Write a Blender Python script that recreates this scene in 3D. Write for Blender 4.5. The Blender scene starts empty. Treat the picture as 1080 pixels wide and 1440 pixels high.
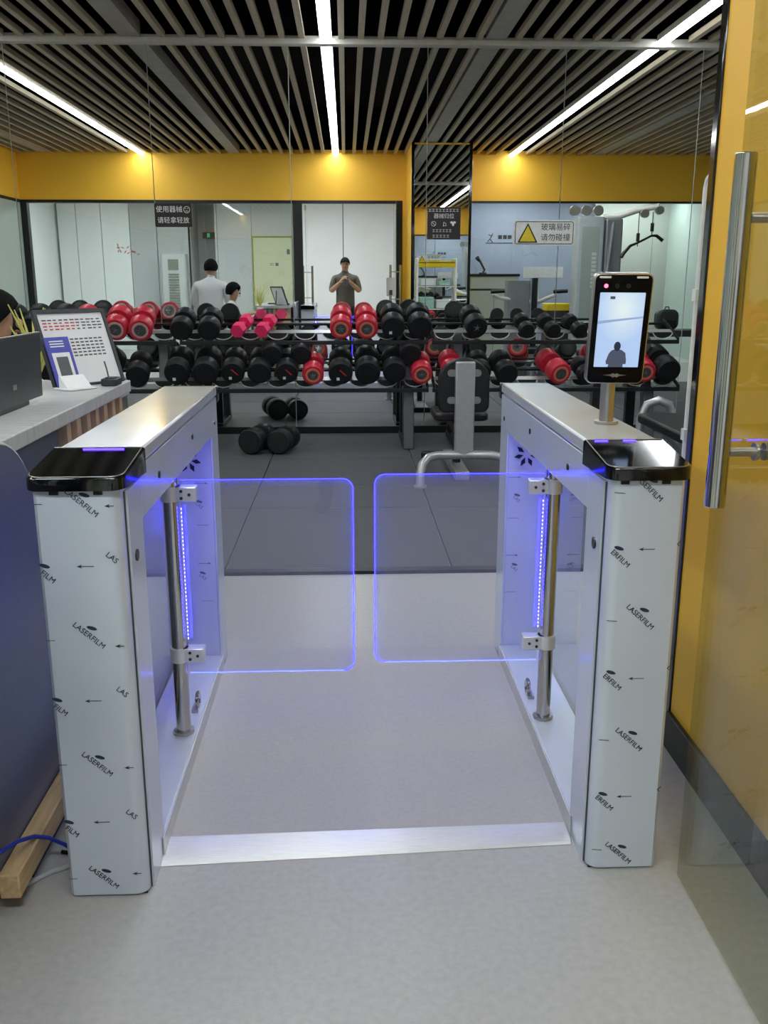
import bpy, bmesh, math, random
from mathutils import Vector, Matrix, Euler
random.seed(7)
SC = bpy.context.scene
COL = SC.collection
R = math.radians

# ------------------------------------------------------------------ camera
cam_d = bpy.data.cameras.new('camera')
cam = bpy.data.objects.new('camera', cam_d)
COL.objects.link(cam)
cam.location = (0, 0, 1.385)
cam.rotation_euler = (R(90 - 14.27), 0, R(-2.28))
cam_d.sensor_fit = 'HORIZONTAL'
cam_d.sensor_width = 36
cam_d.lens = 36 * 1290 / 1080
cam_d.clip_start = 0.01
SC.camera = cam

# ------------------------------------------------------------------ world, view
w = bpy.data.worlds.new('world'); SC.world = w
w.use_nodes = True
w.node_tree.nodes['Background'].inputs[0].default_value = (0.75, 0.82, 0.95, 1)
w.node_tree.nodes['Background'].inputs[1].default_value = 0.05
SC.view_settings.view_transform = 'Standard'
SC.view_settings.look = 'None'
SC.view_settings.exposure = 1.05
SC.view_settings.gamma = 1
SC.view_settings.use_curve_mapping = False
SC.cycles.max_bounces = 14
SC.cycles.glossy_bounces = 8
SC.cycles.diffuse_bounces = 5
SC.cycles.transparent_max_bounces = 32
SC.cycles.use_denoising = True
STRIP_L = 17.0      # strip light strength
CORR_L = 17.0        # corridor ceiling panel strength

# ------------------------------------------------------------------ materials
def lin(c):
    return tuple(((v / 255) / 12.92 if v / 255 <= 0.04045 else ((v / 255 + 0.055) / 1.055) ** 2.4) for v in c)
def srgb(h):
    return lin((int(h[0:2], 16), int(h[2:4], 16), int(h[4:6], 16)))
MATS = {}
def mat(name, col, rough=0.5, metal=0.0, var=0.06, scale=30.0, bump=0.0, bscale=None, stretch=None, coat=0.0, spec=0.5):
    m = bpy.data.materials.new(name); m.use_nodes = True
    nt = m.node_tree; N = nt.nodes; L = nt.links
    b = N['Principled BSDF']
    c = srgb(col) if isinstance(col, str) else col
    b.inputs['Roughness'].default_value = rough
    b.inputs['Metallic'].default_value = metal
    b.inputs['Specular IOR Level'].default_value = spec
    if coat: b.inputs['Coat Weight'].default_value = coat; b.inputs['Coat Roughness'].default_value = 0.08
    tc = N.new('ShaderNodeTexCoord')
    src = tc.outputs['Object']
    if stretch:
        mp = N.new('ShaderNodeMapping'); mp.inputs['Scale'].default_value = stretch
        L.new(src, mp.inputs[0]); src = mp.outputs[0]
    no = N.new('ShaderNodeTexNoise'); no.inputs['Scale'].default_value = scale; no.inputs['Detail'].default_value = 4
    L.new(src, no.inputs['Vector'])
    rp = N.new('ShaderNodeValToRGB')
    rp.color_ramp.elements[0].position = 0.3; rp.color_ramp.elements[1].position = 0.7
    rp.color_ramp.elements[0].color = tuple(v * (1 - var) for v in c) + (1,)
    rp.color_ramp.elements[1].color = tuple(min(1, v * (1 + var)) for v in c) + (1,)
    L.new(no.outputs['Fac'], rp.inputs[0]); L.new(rp.outputs[0], b.inputs['Base Color'])
    if bump:
        n2 = N.new('ShaderNodeTexNoise'); n2.inputs['Scale'].default_value = bscale or scale * 4
        L.new(src, n2.inputs['Vector'])
        bp = N.new('ShaderNodeBump'); bp.inputs['Strength'].default_value = bump; bp.inputs['Distance'].default_value = 0.004
        L.new(n2.outputs['Fac'], bp.inputs['Height']); L.new(bp.outputs[0], b.inputs['Normal'])
    MATS[name] = m
    return m
def emit(name, col, strength):
    m = bpy.data.materials.new(name); m.use_nodes = True
    nt = m.node_tree; nt.nodes.clear()
    e = nt.nodes.new('ShaderNodeEmission'); o = nt.nodes.new('ShaderNodeOutputMaterial')
    e.inputs[0].default_value = (srgb(col) if isinstance(col, str) else col) + (1,); e.inputs[1].default_value = strength
    nt.links.new(e.outputs[0], o.inputs[0]); MATS[name] = m
    return m
def glass(name, tint, ior=1.45, gl=1.0, haze=0.0):
    m = bpy.data.materials.new(name); m.use_nodes = True
    nt = m.node_tree; N = nt.nodes; L = nt.links; N.clear()
    o = N.new('ShaderNodeOutputMaterial'); mx = N.new('ShaderNodeMixShader')
    t = N.new('ShaderNodeBsdfTransparent'); g = N.new('ShaderNodeBsdfGlossy'); f = N.new('ShaderNodeFresnel')
    t.inputs[0].default_value = tuple(tint) + (1,); g.inputs['Roughness'].default_value = 0.01
    g.inputs[0].default_value = (gl, gl, gl, 1); 
    ge = N.new('ShaderNodeNewGeometry'); mi = N.new('ShaderNodeMix')     # same reflectance on both faces of the pane
    mi.inputs[2].default_value = ior; mi.inputs[3].default_value = 1 / ior
    L.new(ge.outputs['Backfacing'], mi.inputs[0]); L.new(mi.outputs[0], f.inputs[0])
    if haze:
        mh = N.new('ShaderNodeMixShader'); mh.inputs[0].default_value = haze
        df = N.new('ShaderNodeBsdfTranslucent'); df.inputs[0].default_value = (0.62, 0.66, 0.98, 1)  # lavender tint stands in for blue LED light scattered in the acrylic
        d2 = N.new('ShaderNodeBsdfDiffuse'); d2.inputs[0].default_value = (0.62, 0.66, 0.98, 1); ad = N.new('ShaderNodeMixShader')
        L.new(df.outputs[0], ad.inputs[1]); L.new(d2.outputs[0], ad.inputs[2])
        L.new(t.outputs[0], mh.inputs[1]); L.new(ad.outputs[0], mh.inputs[2]); t = mh
    L.new(f.outputs[0], mx.inputs[0]); L.new(t.outputs[0], mx.inputs[1]); L.new(g.outputs[0], mx.inputs[2]); L.new(mx.outputs[0], o.inputs[0])
    MATS[name] = m
    return m
def screen_mat(name):
    m = bpy.data.materials.new(name); m.use_nodes = True
    nt = m.node_tree; N = nt.nodes; L = nt.links; N.clear()
    tc = N.new('ShaderNodeTexCoord'); mp = N.new('ShaderNodeMapping'); gr = N.new('ShaderNodeTexGradient'); gr.gradient_type = 'SPHERICAL'
    mp.inputs['Location'].default_value = (-0.06, 0, -0.6); mp.inputs['Scale'].default_value = (15, 15, 11)
    no = N.new('ShaderNodeTexNoise'); no.inputs['Scale'].default_value = 22
    rp = N.new('ShaderNodeValToRGB'); rp.color_ramp.elements[0].color = (0.46, 0.64, 1.0, 1); rp.color_ramp.elements[1].color = (0.85, 0.98, 1.0, 1)
    ad = N.new('ShaderNodeMath'); ad.operation = 'MULTIPLY_ADD'; ad.inputs[1].default_value = 0.25
    e = N.new('ShaderNodeEmission'); e.inputs[1].default_value = 0.43; o = N.new('ShaderNodeOutputMaterial')
    L.new(tc.outputs['Object'], mp.inputs[0]); L.new(mp.outputs[0], gr.inputs[0]); L.new(tc.outputs['Object'], no.inputs[0])
    L.new(no.outputs[0], ad.inputs[0]); L.new(gr.outputs[1], ad.inputs[2]); L.new(ad.outputs[0], rp.inputs[0]); L.new(rp.outputs[0], e.inputs[0]); L.new(e.outputs[0], o.inputs[0])
    MATS[name] = m
def mirror(name, col):
    m = bpy.data.materials.new(name); m.use_nodes = True
    b = m.node_tree.nodes['Principled BSDF']
    b.inputs['Base Color'].default_value = tuple(col) + (1,); b.inputs['Metallic'].default_value = 1
    b.inputs['Roughness'].default_value = 0.0; b.inputs['Specular IOR Level'].default_value = 0.5
    MATS[name] = m
    return m

mat('floor', 'B4B2AE', 0.42, var=0.07, scale=55, bump=0.12, bscale=260)
mat('platform', 'B3B0AD', 0.5, var=0.05, scale=90, bump=0.2, bscale=420)
mat('rubber', '4B4D50', 0.62, var=0.1, scale=120, bump=0.25, bscale=500)
mat('rubber_edge', '0B0C0E', 0.5)
mat('alu', 'DADAD6', 0.42, 0.6, var=0.08, scale=20, stretch=(1, 30, 1))
mat('yellow', 'EFB935', 0.55, var=0.02, scale=3)
mat('black', '0C0D0E', 0.4, var=0.1)
mat('black_gloss', '07080A', 0.08, var=0.05, coat=0.5)
mat('void', '0B0A0C', 0.95, spec=0.1)
mat('slat', 'B0A288', 0.6, var=0.1, scale=6, stretch=(8, 1, 8))
mat('beam', 'A59F94', 0.7, var=0.1, scale=8)
mat('topbar', 'B4B1A6', 0.5)
mirror('mirror', (0.915, 0.935, 0.92))
mat('mirror_backing', 'C9CCC6', 0.5)
mat('panel_white', 'EEF0F0', 0.45, var=0.02, scale=2)
mat('panel_green', 'AEBBB4', 0.35, var=0.03, scale=2)
mat('panel_pale', 'A9ACA5', 0.4, var=0.03, scale=2)
mat('panel_blue', '83889B', 0.6, var=0.05, scale=2)
mat('corr_grey', 'B8B9BA', 0.6)
mat('ceil_white', 'D8D8D6', 0.8)
glass('glass', (0.93, 0.965, 0.95))
glass('glass_door', (0.86, 0.885, 0.83), 1.33)
glass('acrylic', (0.955, 0.96, 0.985), 1.35, haze=0.08)
mat('film_white', 'CFD7E2', 0.24, 0.15, var=0.03, scale=3, coat=0.3)
mat('film_lid', 'D6DADD', 0.16, 0.12, var=0.04, scale=4, coat=0.5)
mat('film_ink', '2B2F3A', 0.5)
mat('film_ink_blue', '23324F', 0.5)
mat('chrome', 'C7C5C0', 0.12, 1.0, var=0.03)
mat('steel', 'B0AFAA', 0.3, 0.9, var=0.06)
mat('clamp', 'E2E2E4', 0.28, 0.4)
emit('led_blue', (0.03, 0.015, 1.0), 8.0)
emit('led_dot', (0.3, 0.3, 1.0), 3.0)
emit('led_tape', (0.05, 0.04, 1.0), 50.0)
emit('led_front', (0.004, 0.003, 1.0), 26.0)
emit('edge_blue', (0.007, 0.0058, 1.0), 18.0)
emit('edge_pale', (0.05, 0.07, 1.0), 4.5)
emit('led_white', (0.9, 0.95, 1.0), 10.0)
emit('led_red', (1.0, 0.06, 0.1), 4.0)
emit('strip', (0.90, 0.96, 1.0), STRIP_L)
emit('corr_lamp', (0.90, 0.96, 1.0), CORR_L)
mat('terminal_glass', '08090C', 0.22, spec=0.2)
screen_mat('screen')
emit('screen_band', (0.46, 0.60, 0.95), 0.33)
emit('screen_glow', (0.72, 0.92, 1.0), 0.5)
emit('screen_dark', (0.035, 0.045, 0.075), 0.4)
emit('screen_mid', (0.09, 0.11, 0.16), 0.4)
emit('exit_green', (0.1, 0.6, 0.35), 0.25)
mat('counter_top', 'B9BABA', 0.4, var=0.12, scale=14, stretch=(1, 6, 1))
mat('counter_dark', '5C616C', 0.4, var=0.06, scale=10, stretch=(1, 1, 12))
mat('navy_panel', '656B84', 0.3, 0.3, var=0.06, scale=8, stretch=(1, 1, 10))
mat('edge_white', 'C9CBC8', 0.4)
mat('wood', 'CDB081', 0.55, var=0.18, scale=9, stretch=(9, 1, 9))
mat('wood_slat', 'D0B487', 0.55, var=0.14, scale=12, stretch=(6, 6, 1))
mat('dark_grey', '34373B', 0.45, var=0.06)
mat('laptop', '3A3D42', 0.4, 0.3)
mat('paper', 'E8E9EC', 0.5, var=0.02)
mat('ink_red', 'C2504C', 0.6)
mat('ink_grey', '5C6066', 0.6)
mat('card_blue', '4A4FB4', 0.4)
mat('cable_blue', '2438A8', 0.45)
mat('cable_white', 'B6B9B8', 0.5)
mat('db_black', '15171A', 0.55, spec=0.35, var=0.15, scale=60)
mat('db_edge', '4A4C4D', 0.5)
mat('db_red', 'C2243A', 0.42, var=0.08)
mat('db_ring', 'D97B5C', 0.4)
mat('db_ring_grey', 'B9A79E', 0.4)
mat('db_pink', 'EE2F6B', 0.45)
mat('rack_black', '17181A', 0.4, 0.2, var=0.1)
mat('rack_grey', '55585B', 0.4, 0.4)
mat('rack_silver', 'A9ABA9', 0.4, 0.5)
mat('leather', '0E1114', 0.45, var=0.15, scale=40)
mat('frame_grey', 'B5B5B8', 0.3, 0.5)
mat('white_paint', 'E3E2D8', 0.4)
mat('sign_black', '16181C', 0.4)
mat('sign_brown', '2B2327', 0.4)
mat('sign_white', 'E4E6E2', 0.4)
mat('sign_yellow', 'E0C62A', 0.4)
mat('sign_ink', '1E1E1E', 0.5)
mat('skin', 'B58A70', 0.5, var=0.05)
mat('hair', '0B0A0B', 0.85, spec=0.2, var=0.2, scale=80)
mat('shirt_grey', '5B5850', 0.8, var=0.08, bump=0.15)
mat('shirt_white', 'D8D9DB', 0.8, var=0.03, bump=0.15)
mat('trousers', '23252B', 0.8)
mat('shoe', '17171A', 0.5)
mat('eye', '100C0A', 0.2)
mat('lip', '8E5148', 0.5)
mat('door_cream', 'C6C6A6', 0.5, var=0.03)
mat('ac_white', 'BFC2C2', 0.4)
mat('ac_grille', '77796F', 0.5)
mat('box_green', '9FC7B4', 0.5)
mat('box_white', 'DDE3E2', 0.5)
mat('leaf_red', 'C98A80', 0.5)
mat('machine_grey', '8A8E90', 0.4, 0.3)
mat('machine_pale', 'C9D2D6', 0.35, 0.2)
mat('yellow_plastic', 'E3C516', 0.4)
mat('moss', '9AA03C', 0.6)
mat('flower', 'C9C46A', 0.6)

# ------------------------------------------------------------------ mesh helpers
class G:
    def __init__(self): self.v = []; self.f = []
    def add(self, vs, fs):
        n = len(self.v); self.v += [tuple(p) for p in vs]; self.f += [[i + n for i in f] for f in fs]; return self
    def box(self, x0, x1, y0, y1, z0, z1, M=None):
        vs = [Vector(p) for p in ((x0, y0, z0), (x1, y0, z0), (x1, y1, z0), (x0, y1, z0), (x0, y0, z1), (x1, y0, z1), (x1, y1, z1), (x0, y1, z1))]
        if M is not None: vs = [M @ p for p in vs]
        return self.add(vs, [(0, 3, 2, 1), (4, 5, 6, 7), (0, 1, 5, 4), (1, 2, 6, 5), (2, 3, 7, 6), (3, 0, 4, 7)])
    def hexa(self, pts):
        return self.add(pts, [(0, 3, 2, 1), (4, 5, 6, 7), (0, 1, 5, 4), (1, 2, 6, 5), (2, 3, 7, 6), (3, 0, 4, 7)])
    def cyl(self, p0, p1, r0, r1=None, n=16):
        if r1 is None: r1 = r0
        p0 = Vector(p0); p1 = Vector(p1); d = (p1 - p0).normalized()
        a = d.orthogonal().normalized(); b = d.cross(a)
        vs = []
        for p, r in ((p0, r0), (p1, r1)):
            for i in range(n):
                t = 2 * math.pi * i / n; vs.append(p + (a * math.cos(t) + b * math.sin(t)) * r)
        fs = [(i, (i + 1) % n, n + (i + 1) % n, n + i) for i in range(n)]
        fs += [tuple(range(n - 1, -1, -1)), tuple(range(n, 2 * n))]
        return self.add(vs, fs)
    def tube(self, path, r, n=10, closed=False):
        P = [Vector(p) for p in path]; m = len(P); vs = []; up = None
        for i, p in enumerate(P):
            if closed: d = (P[(i + 1) % m] - P[i - 1]).normalized()
            else: d = (P[min(i + 1, m - 1)] - P[max(i - 1, 0)]).normalized()
            if up is None: up = d.orthogonal().normalized()
            up = (up - d * up.dot(d)).normalized(); b = d.cross(up)
            rr = r[i] if isinstance(r, (list, tuple)) else r
            for k in range(n):
                t = 2 * math.pi * k / n; vs.append(p + (up * math.cos(t) + b * math.sin(t)) * rr)
        fs = []
        for i in range(m if closed else m - 1):
            j = (i + 1) % m
            for k in range(n):
                fs.append((i * n + k, i * n + (k + 1) % n, j * n + (k + 1) % n, j * n + k))
        if not closed: fs += [tuple(range(n - 1, -1, -1)), tuple(range((m - 1) * n, m * n))]
        return self.add(vs, fs)
    def lathe(self, prof, n=24, M=None):      # profile (radius, y): turned about the Y axis
        vs = []; fs = []
        for (r, y) in prof:
            for k in range(n):
                t = 2 * math.pi * k / n; vs.append(Vector((r * math.cos(t), y, r * math.sin(t))))
        for i in range(len(prof) - 1):
            for k in range(n):
                fs.append((i * n + k, i * n + (k + 1) % n, (i + 1) * n + (k + 1) % n, (i + 1) * n + k))
        fs += [tuple(range(n)), tuple(range(len(prof) * n - n, len(prof) * n))]
        if M is not None: vs = [M @ p for p in vs]
        return self.add(vs, fs)
    def prism(self, poly, a0, a1, axis='Z', M=None):
        n = len(poly)
        def P(u, v, a):
            q = {'Z': (u, v, a), 'Y': (u, a, v), 'X': (a, u, v)}[axis]
            return M @ Vector(q) if M is not None else q
        vs = [P(u, v, a0) for u, v in poly] + [P(u, v, a1) for u, v in poly]
        fs = [(i, (i + 1) % n, n + (i + 1) % n, n + i) for i in range(n)]
        fs += [tuple(range(n - 1, -1, -1)), tuple(range(n, 2 * n))]
        return self.add(vs, fs)
    def ball(self, c, r, n=14, m=9, sc=(1, 1, 1)):
        vs = [(c[0], c[1], c[2] + r * sc[2])]; fs = []
        for i in range(1, m):
            a = math.pi * i / m
            for k in range(n):
                t = 2 * math.pi * k / n
                vs.append((c[0] + r * sc[0] * math.sin(a) * math.cos(t), c[1] + r * sc[1] * math.sin(a) * math.sin(t), c[2] + r * sc[2] * math.cos(a)))
        vs.append((c[0], c[1], c[2] - r * sc[2]))
        for k in range(n):
            fs.append((0, 1 + k, 1 + (k + 1) % n)); fs.append((len(vs) - 1, 1 + (m - 2) * n + (k + 1) % n, 1 + (m - 2) * n + k))
        for i in range(m - 2):
            for k in range(n):
                fs.append((1 + i * n + k, 1 + (i + 1) * n + k, 1 + (i + 1) * n + (k + 1) % n, 1 + i * n + (k + 1) % n))
        return self.add(vs, fs)
    def mesh(self, name, m):
        me = bpy.data.meshes.new(name); me.from_pydata(self.v, [], self.f)
        bm = bmesh.new(); bm.from_mesh(me); bmesh.ops.recalc_face_normals(bm, faces=bm.faces); bm.to_mesh(me); bm.free()
        me.polygons.foreach_set('use_smooth', [True] * len(me.polygons))
        me.set_sharp_from_angle(angle=R(38))
        me.materials.append(MATS[m]); me.update()
        return me
    def obj(self, name, m, parent=None, bevel=0, loc=None, rot=None):
        o = bpy.data.objects.new(name, self.mesh(name, m)); COL.objects.link(o)
        if parent is not None: o.parent = parent
        if loc: o.location = loc
        if rot: o.rotation_euler = rot
        if bevel:
            b = o.modifiers.new('bevel', 'BEVEL'); b.width = bevel; b.segments = 2; b.limit_method = 'ANGLE'; b.angle_limit = R(40)
        return o
def tag(o, label, cat, group=None, kind=None):
    o['label'] = label; o['category'] = cat
    if group: o['group'] = group
    if kind: o['kind'] = kind
    return o
def empty(name, loc, label, cat, group=None, kind=None, rz=0):
    o = bpy.data.objects.new(name, None); COL.objects.link(o); o.location = loc; o.rotation_euler = (0, 0, rz); o.empty_display_size = 0.1
    return tag(o, label, cat, group, kind)
def box(name, m, b, parent=None, bevel=0): return G().box(*b).obj(name, m, parent, bevel)
def copy_tree(o, parent=None):
    c = o.copy(); COL.objects.link(c); c.parent = parent
    for ch in [x for x in o.children]: copy_tree(ch, c)
    return c
def rrect(x0, x1, y0, y1, r, n=5, corners=(1, 1, 1, 1)):   # corner order: x0y0, x1y0, x1y1, x0y1
    pts = []
    for (cx, cy, a0, on, px, py) in ((x0 + r, y0 + r, 180, corners[0], x0, y0), (x1 - r, y0 + r, 270, corners[1], x1, y0), (x1 - r, y1 - r, 0, corners[2], x1, y1), (x0 + r, y1 - r, 90, corners[3], x0, y1)):
        if on: pts += [(cx + r * math.cos(R(a0 + 90 * i / n)), cy + r * math.sin(R(a0 + 90 * i / n))) for i in range(n + 1)]
        else: pts.append((px, py))
    return pts
TXT = {}
def text(s, size, m, parent, loc, rot, name='lettering', bold=0.0, ext=0.0004):
    key = (s, size, m, bold)
    if key not in TXT:
        c = bpy.data.curves.new('t', 'FONT'); c.body = s; c.size = size; c.extrude = ext; c.align_x = 'CENTER'; c.align_y = 'CENTER'; c.offset = bold; c.resolution_u = 3
        t = bpy.data.objects.new('t', c); COL.objects.link(t)
        dg = bpy.context.evaluated_depsgraph_get()
        me = bpy.data.meshes.new_from_object(t.evaluated_get(dg)); me.name = 'lettering'
        bpy.data.objects.remove(t); bpy.data.curves.remove(c)
        me.materials.clear(); me.materials.append(MATS[m]); TXT[key] = me
    o = bpy.data.objects.new(name, TXT[key]); COL.objects.link(o); o.parent = parent
    o.location = loc; o.rotation_euler = rot
    return o
FACE = (R(90), 0, 0)      # text that faces -Y (towards the viewer)

# ------------------------------------------------------------------ pixel helper: reads positions off the photograph once, on a given real plane
import numpy as np
_p, _y = R(14.27), R(2.28)
_f = np.array([math.sin(_y) * math.cos(_p), math.cos(_y) * math.cos(_p), -math.sin(_p)])
_r = np.array([math.cos(_y), -math.sin(_y), 0]); _u = np.cross(_r, _f)
def at(x, y, Y):
    d = _f + _r * (x - 540) / 1290 + _u * (720 - y) / 1290
    t = Y / d[1]
    return Vector((d[0] * t, Y, 1.385 + d[2] * t))

# ================================================================== SETTING
MY = 8.35          # mirror plane
XL, XR = -5.15, 6.0
CZ = 3.30          # underside of the slats
EY = 1.2           # entrance partition, gym side

fl = box('floor', 'floor', (XL - 0.5, XR + 0.5, -2.6, MY + 0.1, -0.12, 0)); tag(fl, 'pale grey speckled vinyl floor in front of and between the gates', 'floor', kind='structure')
# rubber mats
mt = empty('floor_mat', (0, 0, 0), 'dark grey rubber gym matting laid in large tiles before the racks', 'floor mat', kind='structure')
xs = [-4.8, -3.4, -2.0, -0.6, 0.5, 1.7, 2.95, 4.3, 5.9]; ys = [4.27, 5.48, 6.13, 7.1, 8.29]
for i in range(len(xs) - 1):
    for j in range(len(ys) - 1):
        G().box(xs[i] + 0.004, xs[i + 1] - 0.004, ys[j] + 0.004, ys[j + 1] - 0.004, 0.0, 0.02).obj('mat_tile', 'rubber', mt, 0.003)
G().hexa([(xs[0], ys[0] - 0.045, 0), (xs[-1], ys[0] - 0.045, 0), (xs[-1], ys[0] + 0.002, 0), (xs[0], ys[0] + 0.002, 0), (xs[0], ys[0] - 0.042, 0.016), (xs[-1], ys[0] - 0.042, 0.016), (xs[-1], ys[0] + 0.002, 0.02), (xs[0], ys[0] + 0.002, 0.02)]).obj('mat_edge', 'rubber_edge', mt)
# passage sheet and its metal threshold
ps = box('passage_sheet', 'platform', (-0.462, 0.558, 2.07, 3.3, 0.0, 0.007)); tag(ps, 'thin warm grey vinyl sheet covering the floor between the two gates', 'floor sheet', kind='structure')
th = G().hexa([(-0.47, 1.965, 0), (0.556, 2.015, 0), (0.556, 2.1, 0), (-0.47, 2.075, 0), (-0.47, 1.985, 0.009), (0.556, 2.03, 0.009), (0.556, 2.098, 0.014), (-0.47, 2.073, 0.014)]).obj('threshold_strip', 'alu', None, 0.003)
tag(th, 'brushed aluminium threshold strip across the floor between the front posts', 'threshold strip')

# mirror wall
wb = box('wall_back', 'mirror_backing', (XL - 0.1, XR, MY + 0.012, MY + 0.2, 0, 3.33)); tag(wb, 'far wall behind the weights covered with tall mirror panels', 'wall', kind='structure')
pw = 1.1675
edges = [XL - 0.02] + [-1.635 + pw * k for k in range(-3, 7)] + [XR]
edges = [e for e in edges if XL - 0.05 <= e <= XR]
for a, b in zip(edges[:-1], edges[1:]):
    G().box(a + 0.0035, b - 0.0035, MY, MY + 0.008, 0.07, 3.27).obj('mirror_panel', 'mirror', wb)
tr = box('trim_1', 'topbar', (XL, XR, MY - 0.05, MY + 0.012, 3.262, 3.325), None, 0.004); tag(tr, 'pale grey rail along the top of the mirror wall', 'trim', kind='structure')
bb = box('baseboard_back', 'black', (XL, XR, MY - 0.02, MY + 0.012, 0.0, 0.075), None, 0.003); tag(bb, 'low black channel along the foot of the mirror wall', 'baseboard', kind='structure')

# ceiling
ce = box('ceiling', 'void', (XL - 0.2, XR + 0.2, EY - 0.1, MY + 0.2, 4.0, 4.1)); tag(ce, 'dark ceiling void above rows of long pale slats', 'ceiling', kind='structure')
lights_x = (-0.15, 2.66, -3.2)
slat_m = G().box(-0.024, 0.024, EY + 0.005, MY - 0.055, CZ, CZ + 0.045).mesh('slat', 'slat')
wide_x = (-1.745, 1.255, 4.03, -4.7)
k = 0
x = -5.06
while x < XR - 0.05:
    if all(abs(x - lx) > 0.085 for lx in lights_x) and all(abs(x - wx) > 0.115 for wx in wide_x):
        o = bpy.data.objects.new('slat', slat_m); COL.objects.link(o); o.parent = ce; o.location = (x, 0, 0)
    x += 0.1625
for wx in wide_x:
    G().box(wx - 0.085, wx + 0.085, EY + 0.005, MY - 0.055, CZ + 0.005, CZ + 0.12).obj('ceiling_beam', 'beam', ce)
for b in ((XL - 0.2, XR + 0.2, EY - 0.12, EY, 3.361, 4.0), (XL - 0.2, XR + 0.2, MY + 0.012, MY + 0.2, 3.331, 4.0), (XL - 0.2, XL, EY, MY + 0.01, 3.361, 4.0), (XR, XR + 0.2, EY, MY + 0.01, 3.361, 4.0)):
    G().box(*b).obj('void_side', 'void', ce)
lab = {-0.15: 'long white strip light running down the middle of the slatted ceiling', 2.66: 'long white strip light in the ceiling at the right, over the terminal', -3.2: 'long white strip light in the ceiling at the left, over the counter side'}
for lx in lights_x:
    L = empty('strip_light', (lx, EY, CZ), lab[lx], 'strip light', 'ceiling strip lights')
    G().box(-0.05, 0.05, 0.01, MY - EY - 0.06, 0.0, 0.05).obj('housing', 'white_paint', L)
    G().box(-0.043, 0.043, 0.012, MY - EY - 0.062, -0.012, -0.0005).obj('diffuser', 'strip', L)

# entrance partition (reflected in the mirrors)
wf = box('wall_front', 'yellow', (XL, XR, EY - 0.12, EY, 2.6, 3.36)); tag(wf, 'yellow band of wall above the glazed entrance, seen in the mirrors', 'wall', kind='structure')
fr = empty('trim_2', (0, EY - 0.06, 0), 'black metal framing of the glazed entrance, seen in the mirrors', 'frame', kind='structure')
for nm, b in (('head_rail', (XL, 0.915, -0.06, 0.07, 2.555, 2.6)), ('head_rail', (1.85, XR, -0.06, 0.07, 2.57, 2.6)), ('jamb', (-0.85, -0.70, -0.06, 0.07, 0, 2.555)), ('jamb', (0.775, 0.915, -0.06, 0.07, 0, 2.555)),
              ('corner_post', (XL, XL + 0.1, -0.06, 0.07, 0, 2.555)), ('sill', (XL + 0.1, -0.85, -0.04, 0.04, 0, 0.08))):
    G().box(*b).obj(nm, 'black', fr, 0.003)
fill = box('trim_3', 'yellow', (0.915, 0.972, EY - 0.12, EY, 0, 2.6)); tag(fill, 'narrow yellow strip of wall between the door jamb and the pillar', 'wall', kind='structure')
wn = empty('window_1', (0, EY - 0.03, 0), 'clear glass partition between gym and corridor, left of the entrance in the mirrors', 'glass partition', kind='structure')
gx = [XL + 0.1, -3.7, -2.27, -0.85]
for a, b in zip(gx[:-1], gx[1:]): G().box(a + 0.003, b - 0.003, -0.005, 0.005, 0.08, 2.555).obj('pane', 'glass', wn)
# pillar with mirrored end
pl = box('wall_pillar', 'yellow', (0.972, 1.85, EY - 0.12, 2.525, 0, 3.297)); tag(pl, 'yellow painted pillar beside the open glass door at the right', 'pillar', kind='structure')
G().box(1.0, 1.82, 2.527, 2.535, 0.08, 3.27).obj('mirror_panel', 'mirror', pl)
for b in ((0.966, 1.006, 2.515, 2.555, 0.0, CZ), (1.815, 1.856, 2.515, 2.555, 0.0, CZ)): G().box(*b).obj('mirror_edge_trim', 'black_gloss', pl, 0.004)
bs = box('baseboard_right', 'black', (0.955, 0.9715, EY, 2.515, 0, 0.115), None, 0.003); tag(bs, 'black skirting along the foot of the yellow pillar', 'baseboard', kind='structure')
# right part of the partition
wr = empty('window_2', (0, EY - 0.03, 0), 'glass partition right of the pillar with a bluish room behind, in the mirrors', 'glass partition', kind='structure')
for a, b in ((1.86, 2.75), (2.755, 3.58), (3.585, 4.42), (4.425, 5.2), (5.205, XR)): G().box(a, b, -0.005, 0.005, 0.0, 2.565).obj('pane', 'glass', wr)
pr = box('wall_panel', 'panel_pale', (4.6, XR, -0.98, -0.9, 0, 2.9)); tag(pr, 'pale grey green wall beyond the glass behind the cable machine, in the mirrors', 'wall', kind='structure')
G().box(5.7, 5.708, -0.9, -0.896, 0, 2.9).obj('panel_joint', 'ac_grille', pr)
# side walls
lw = empty('wall_left', (XL, 0, 0), 'left wall of the gym, yellow above pale panels, at the edge of the mirrors', 'wall', kind='structure')
G().box(-0.12, 0, EY, MY, 2.6, 3.36).obj('upper_band', 'yellow', lw)
for a, b in ((EY, 2.98), (2.985, 4.76), (4.765, 6.55), (6.555, MY)): G().box(-0.12, 0, a, b, 0, 2.555).obj('wall_board', 'panel_green', lw)
G().box(-0.12, 0.01, EY, MY, 2.556, 2.6).obj('rail', 'black', lw)
rw = box('wall_right', 'panel_green', (XR, XR + 0.1, -2.6, MY + 0.2, 0, 3.36)); tag(rw, 'plain right side wall of the gym beyond the machines', 'wall', kind='structure')
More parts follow.
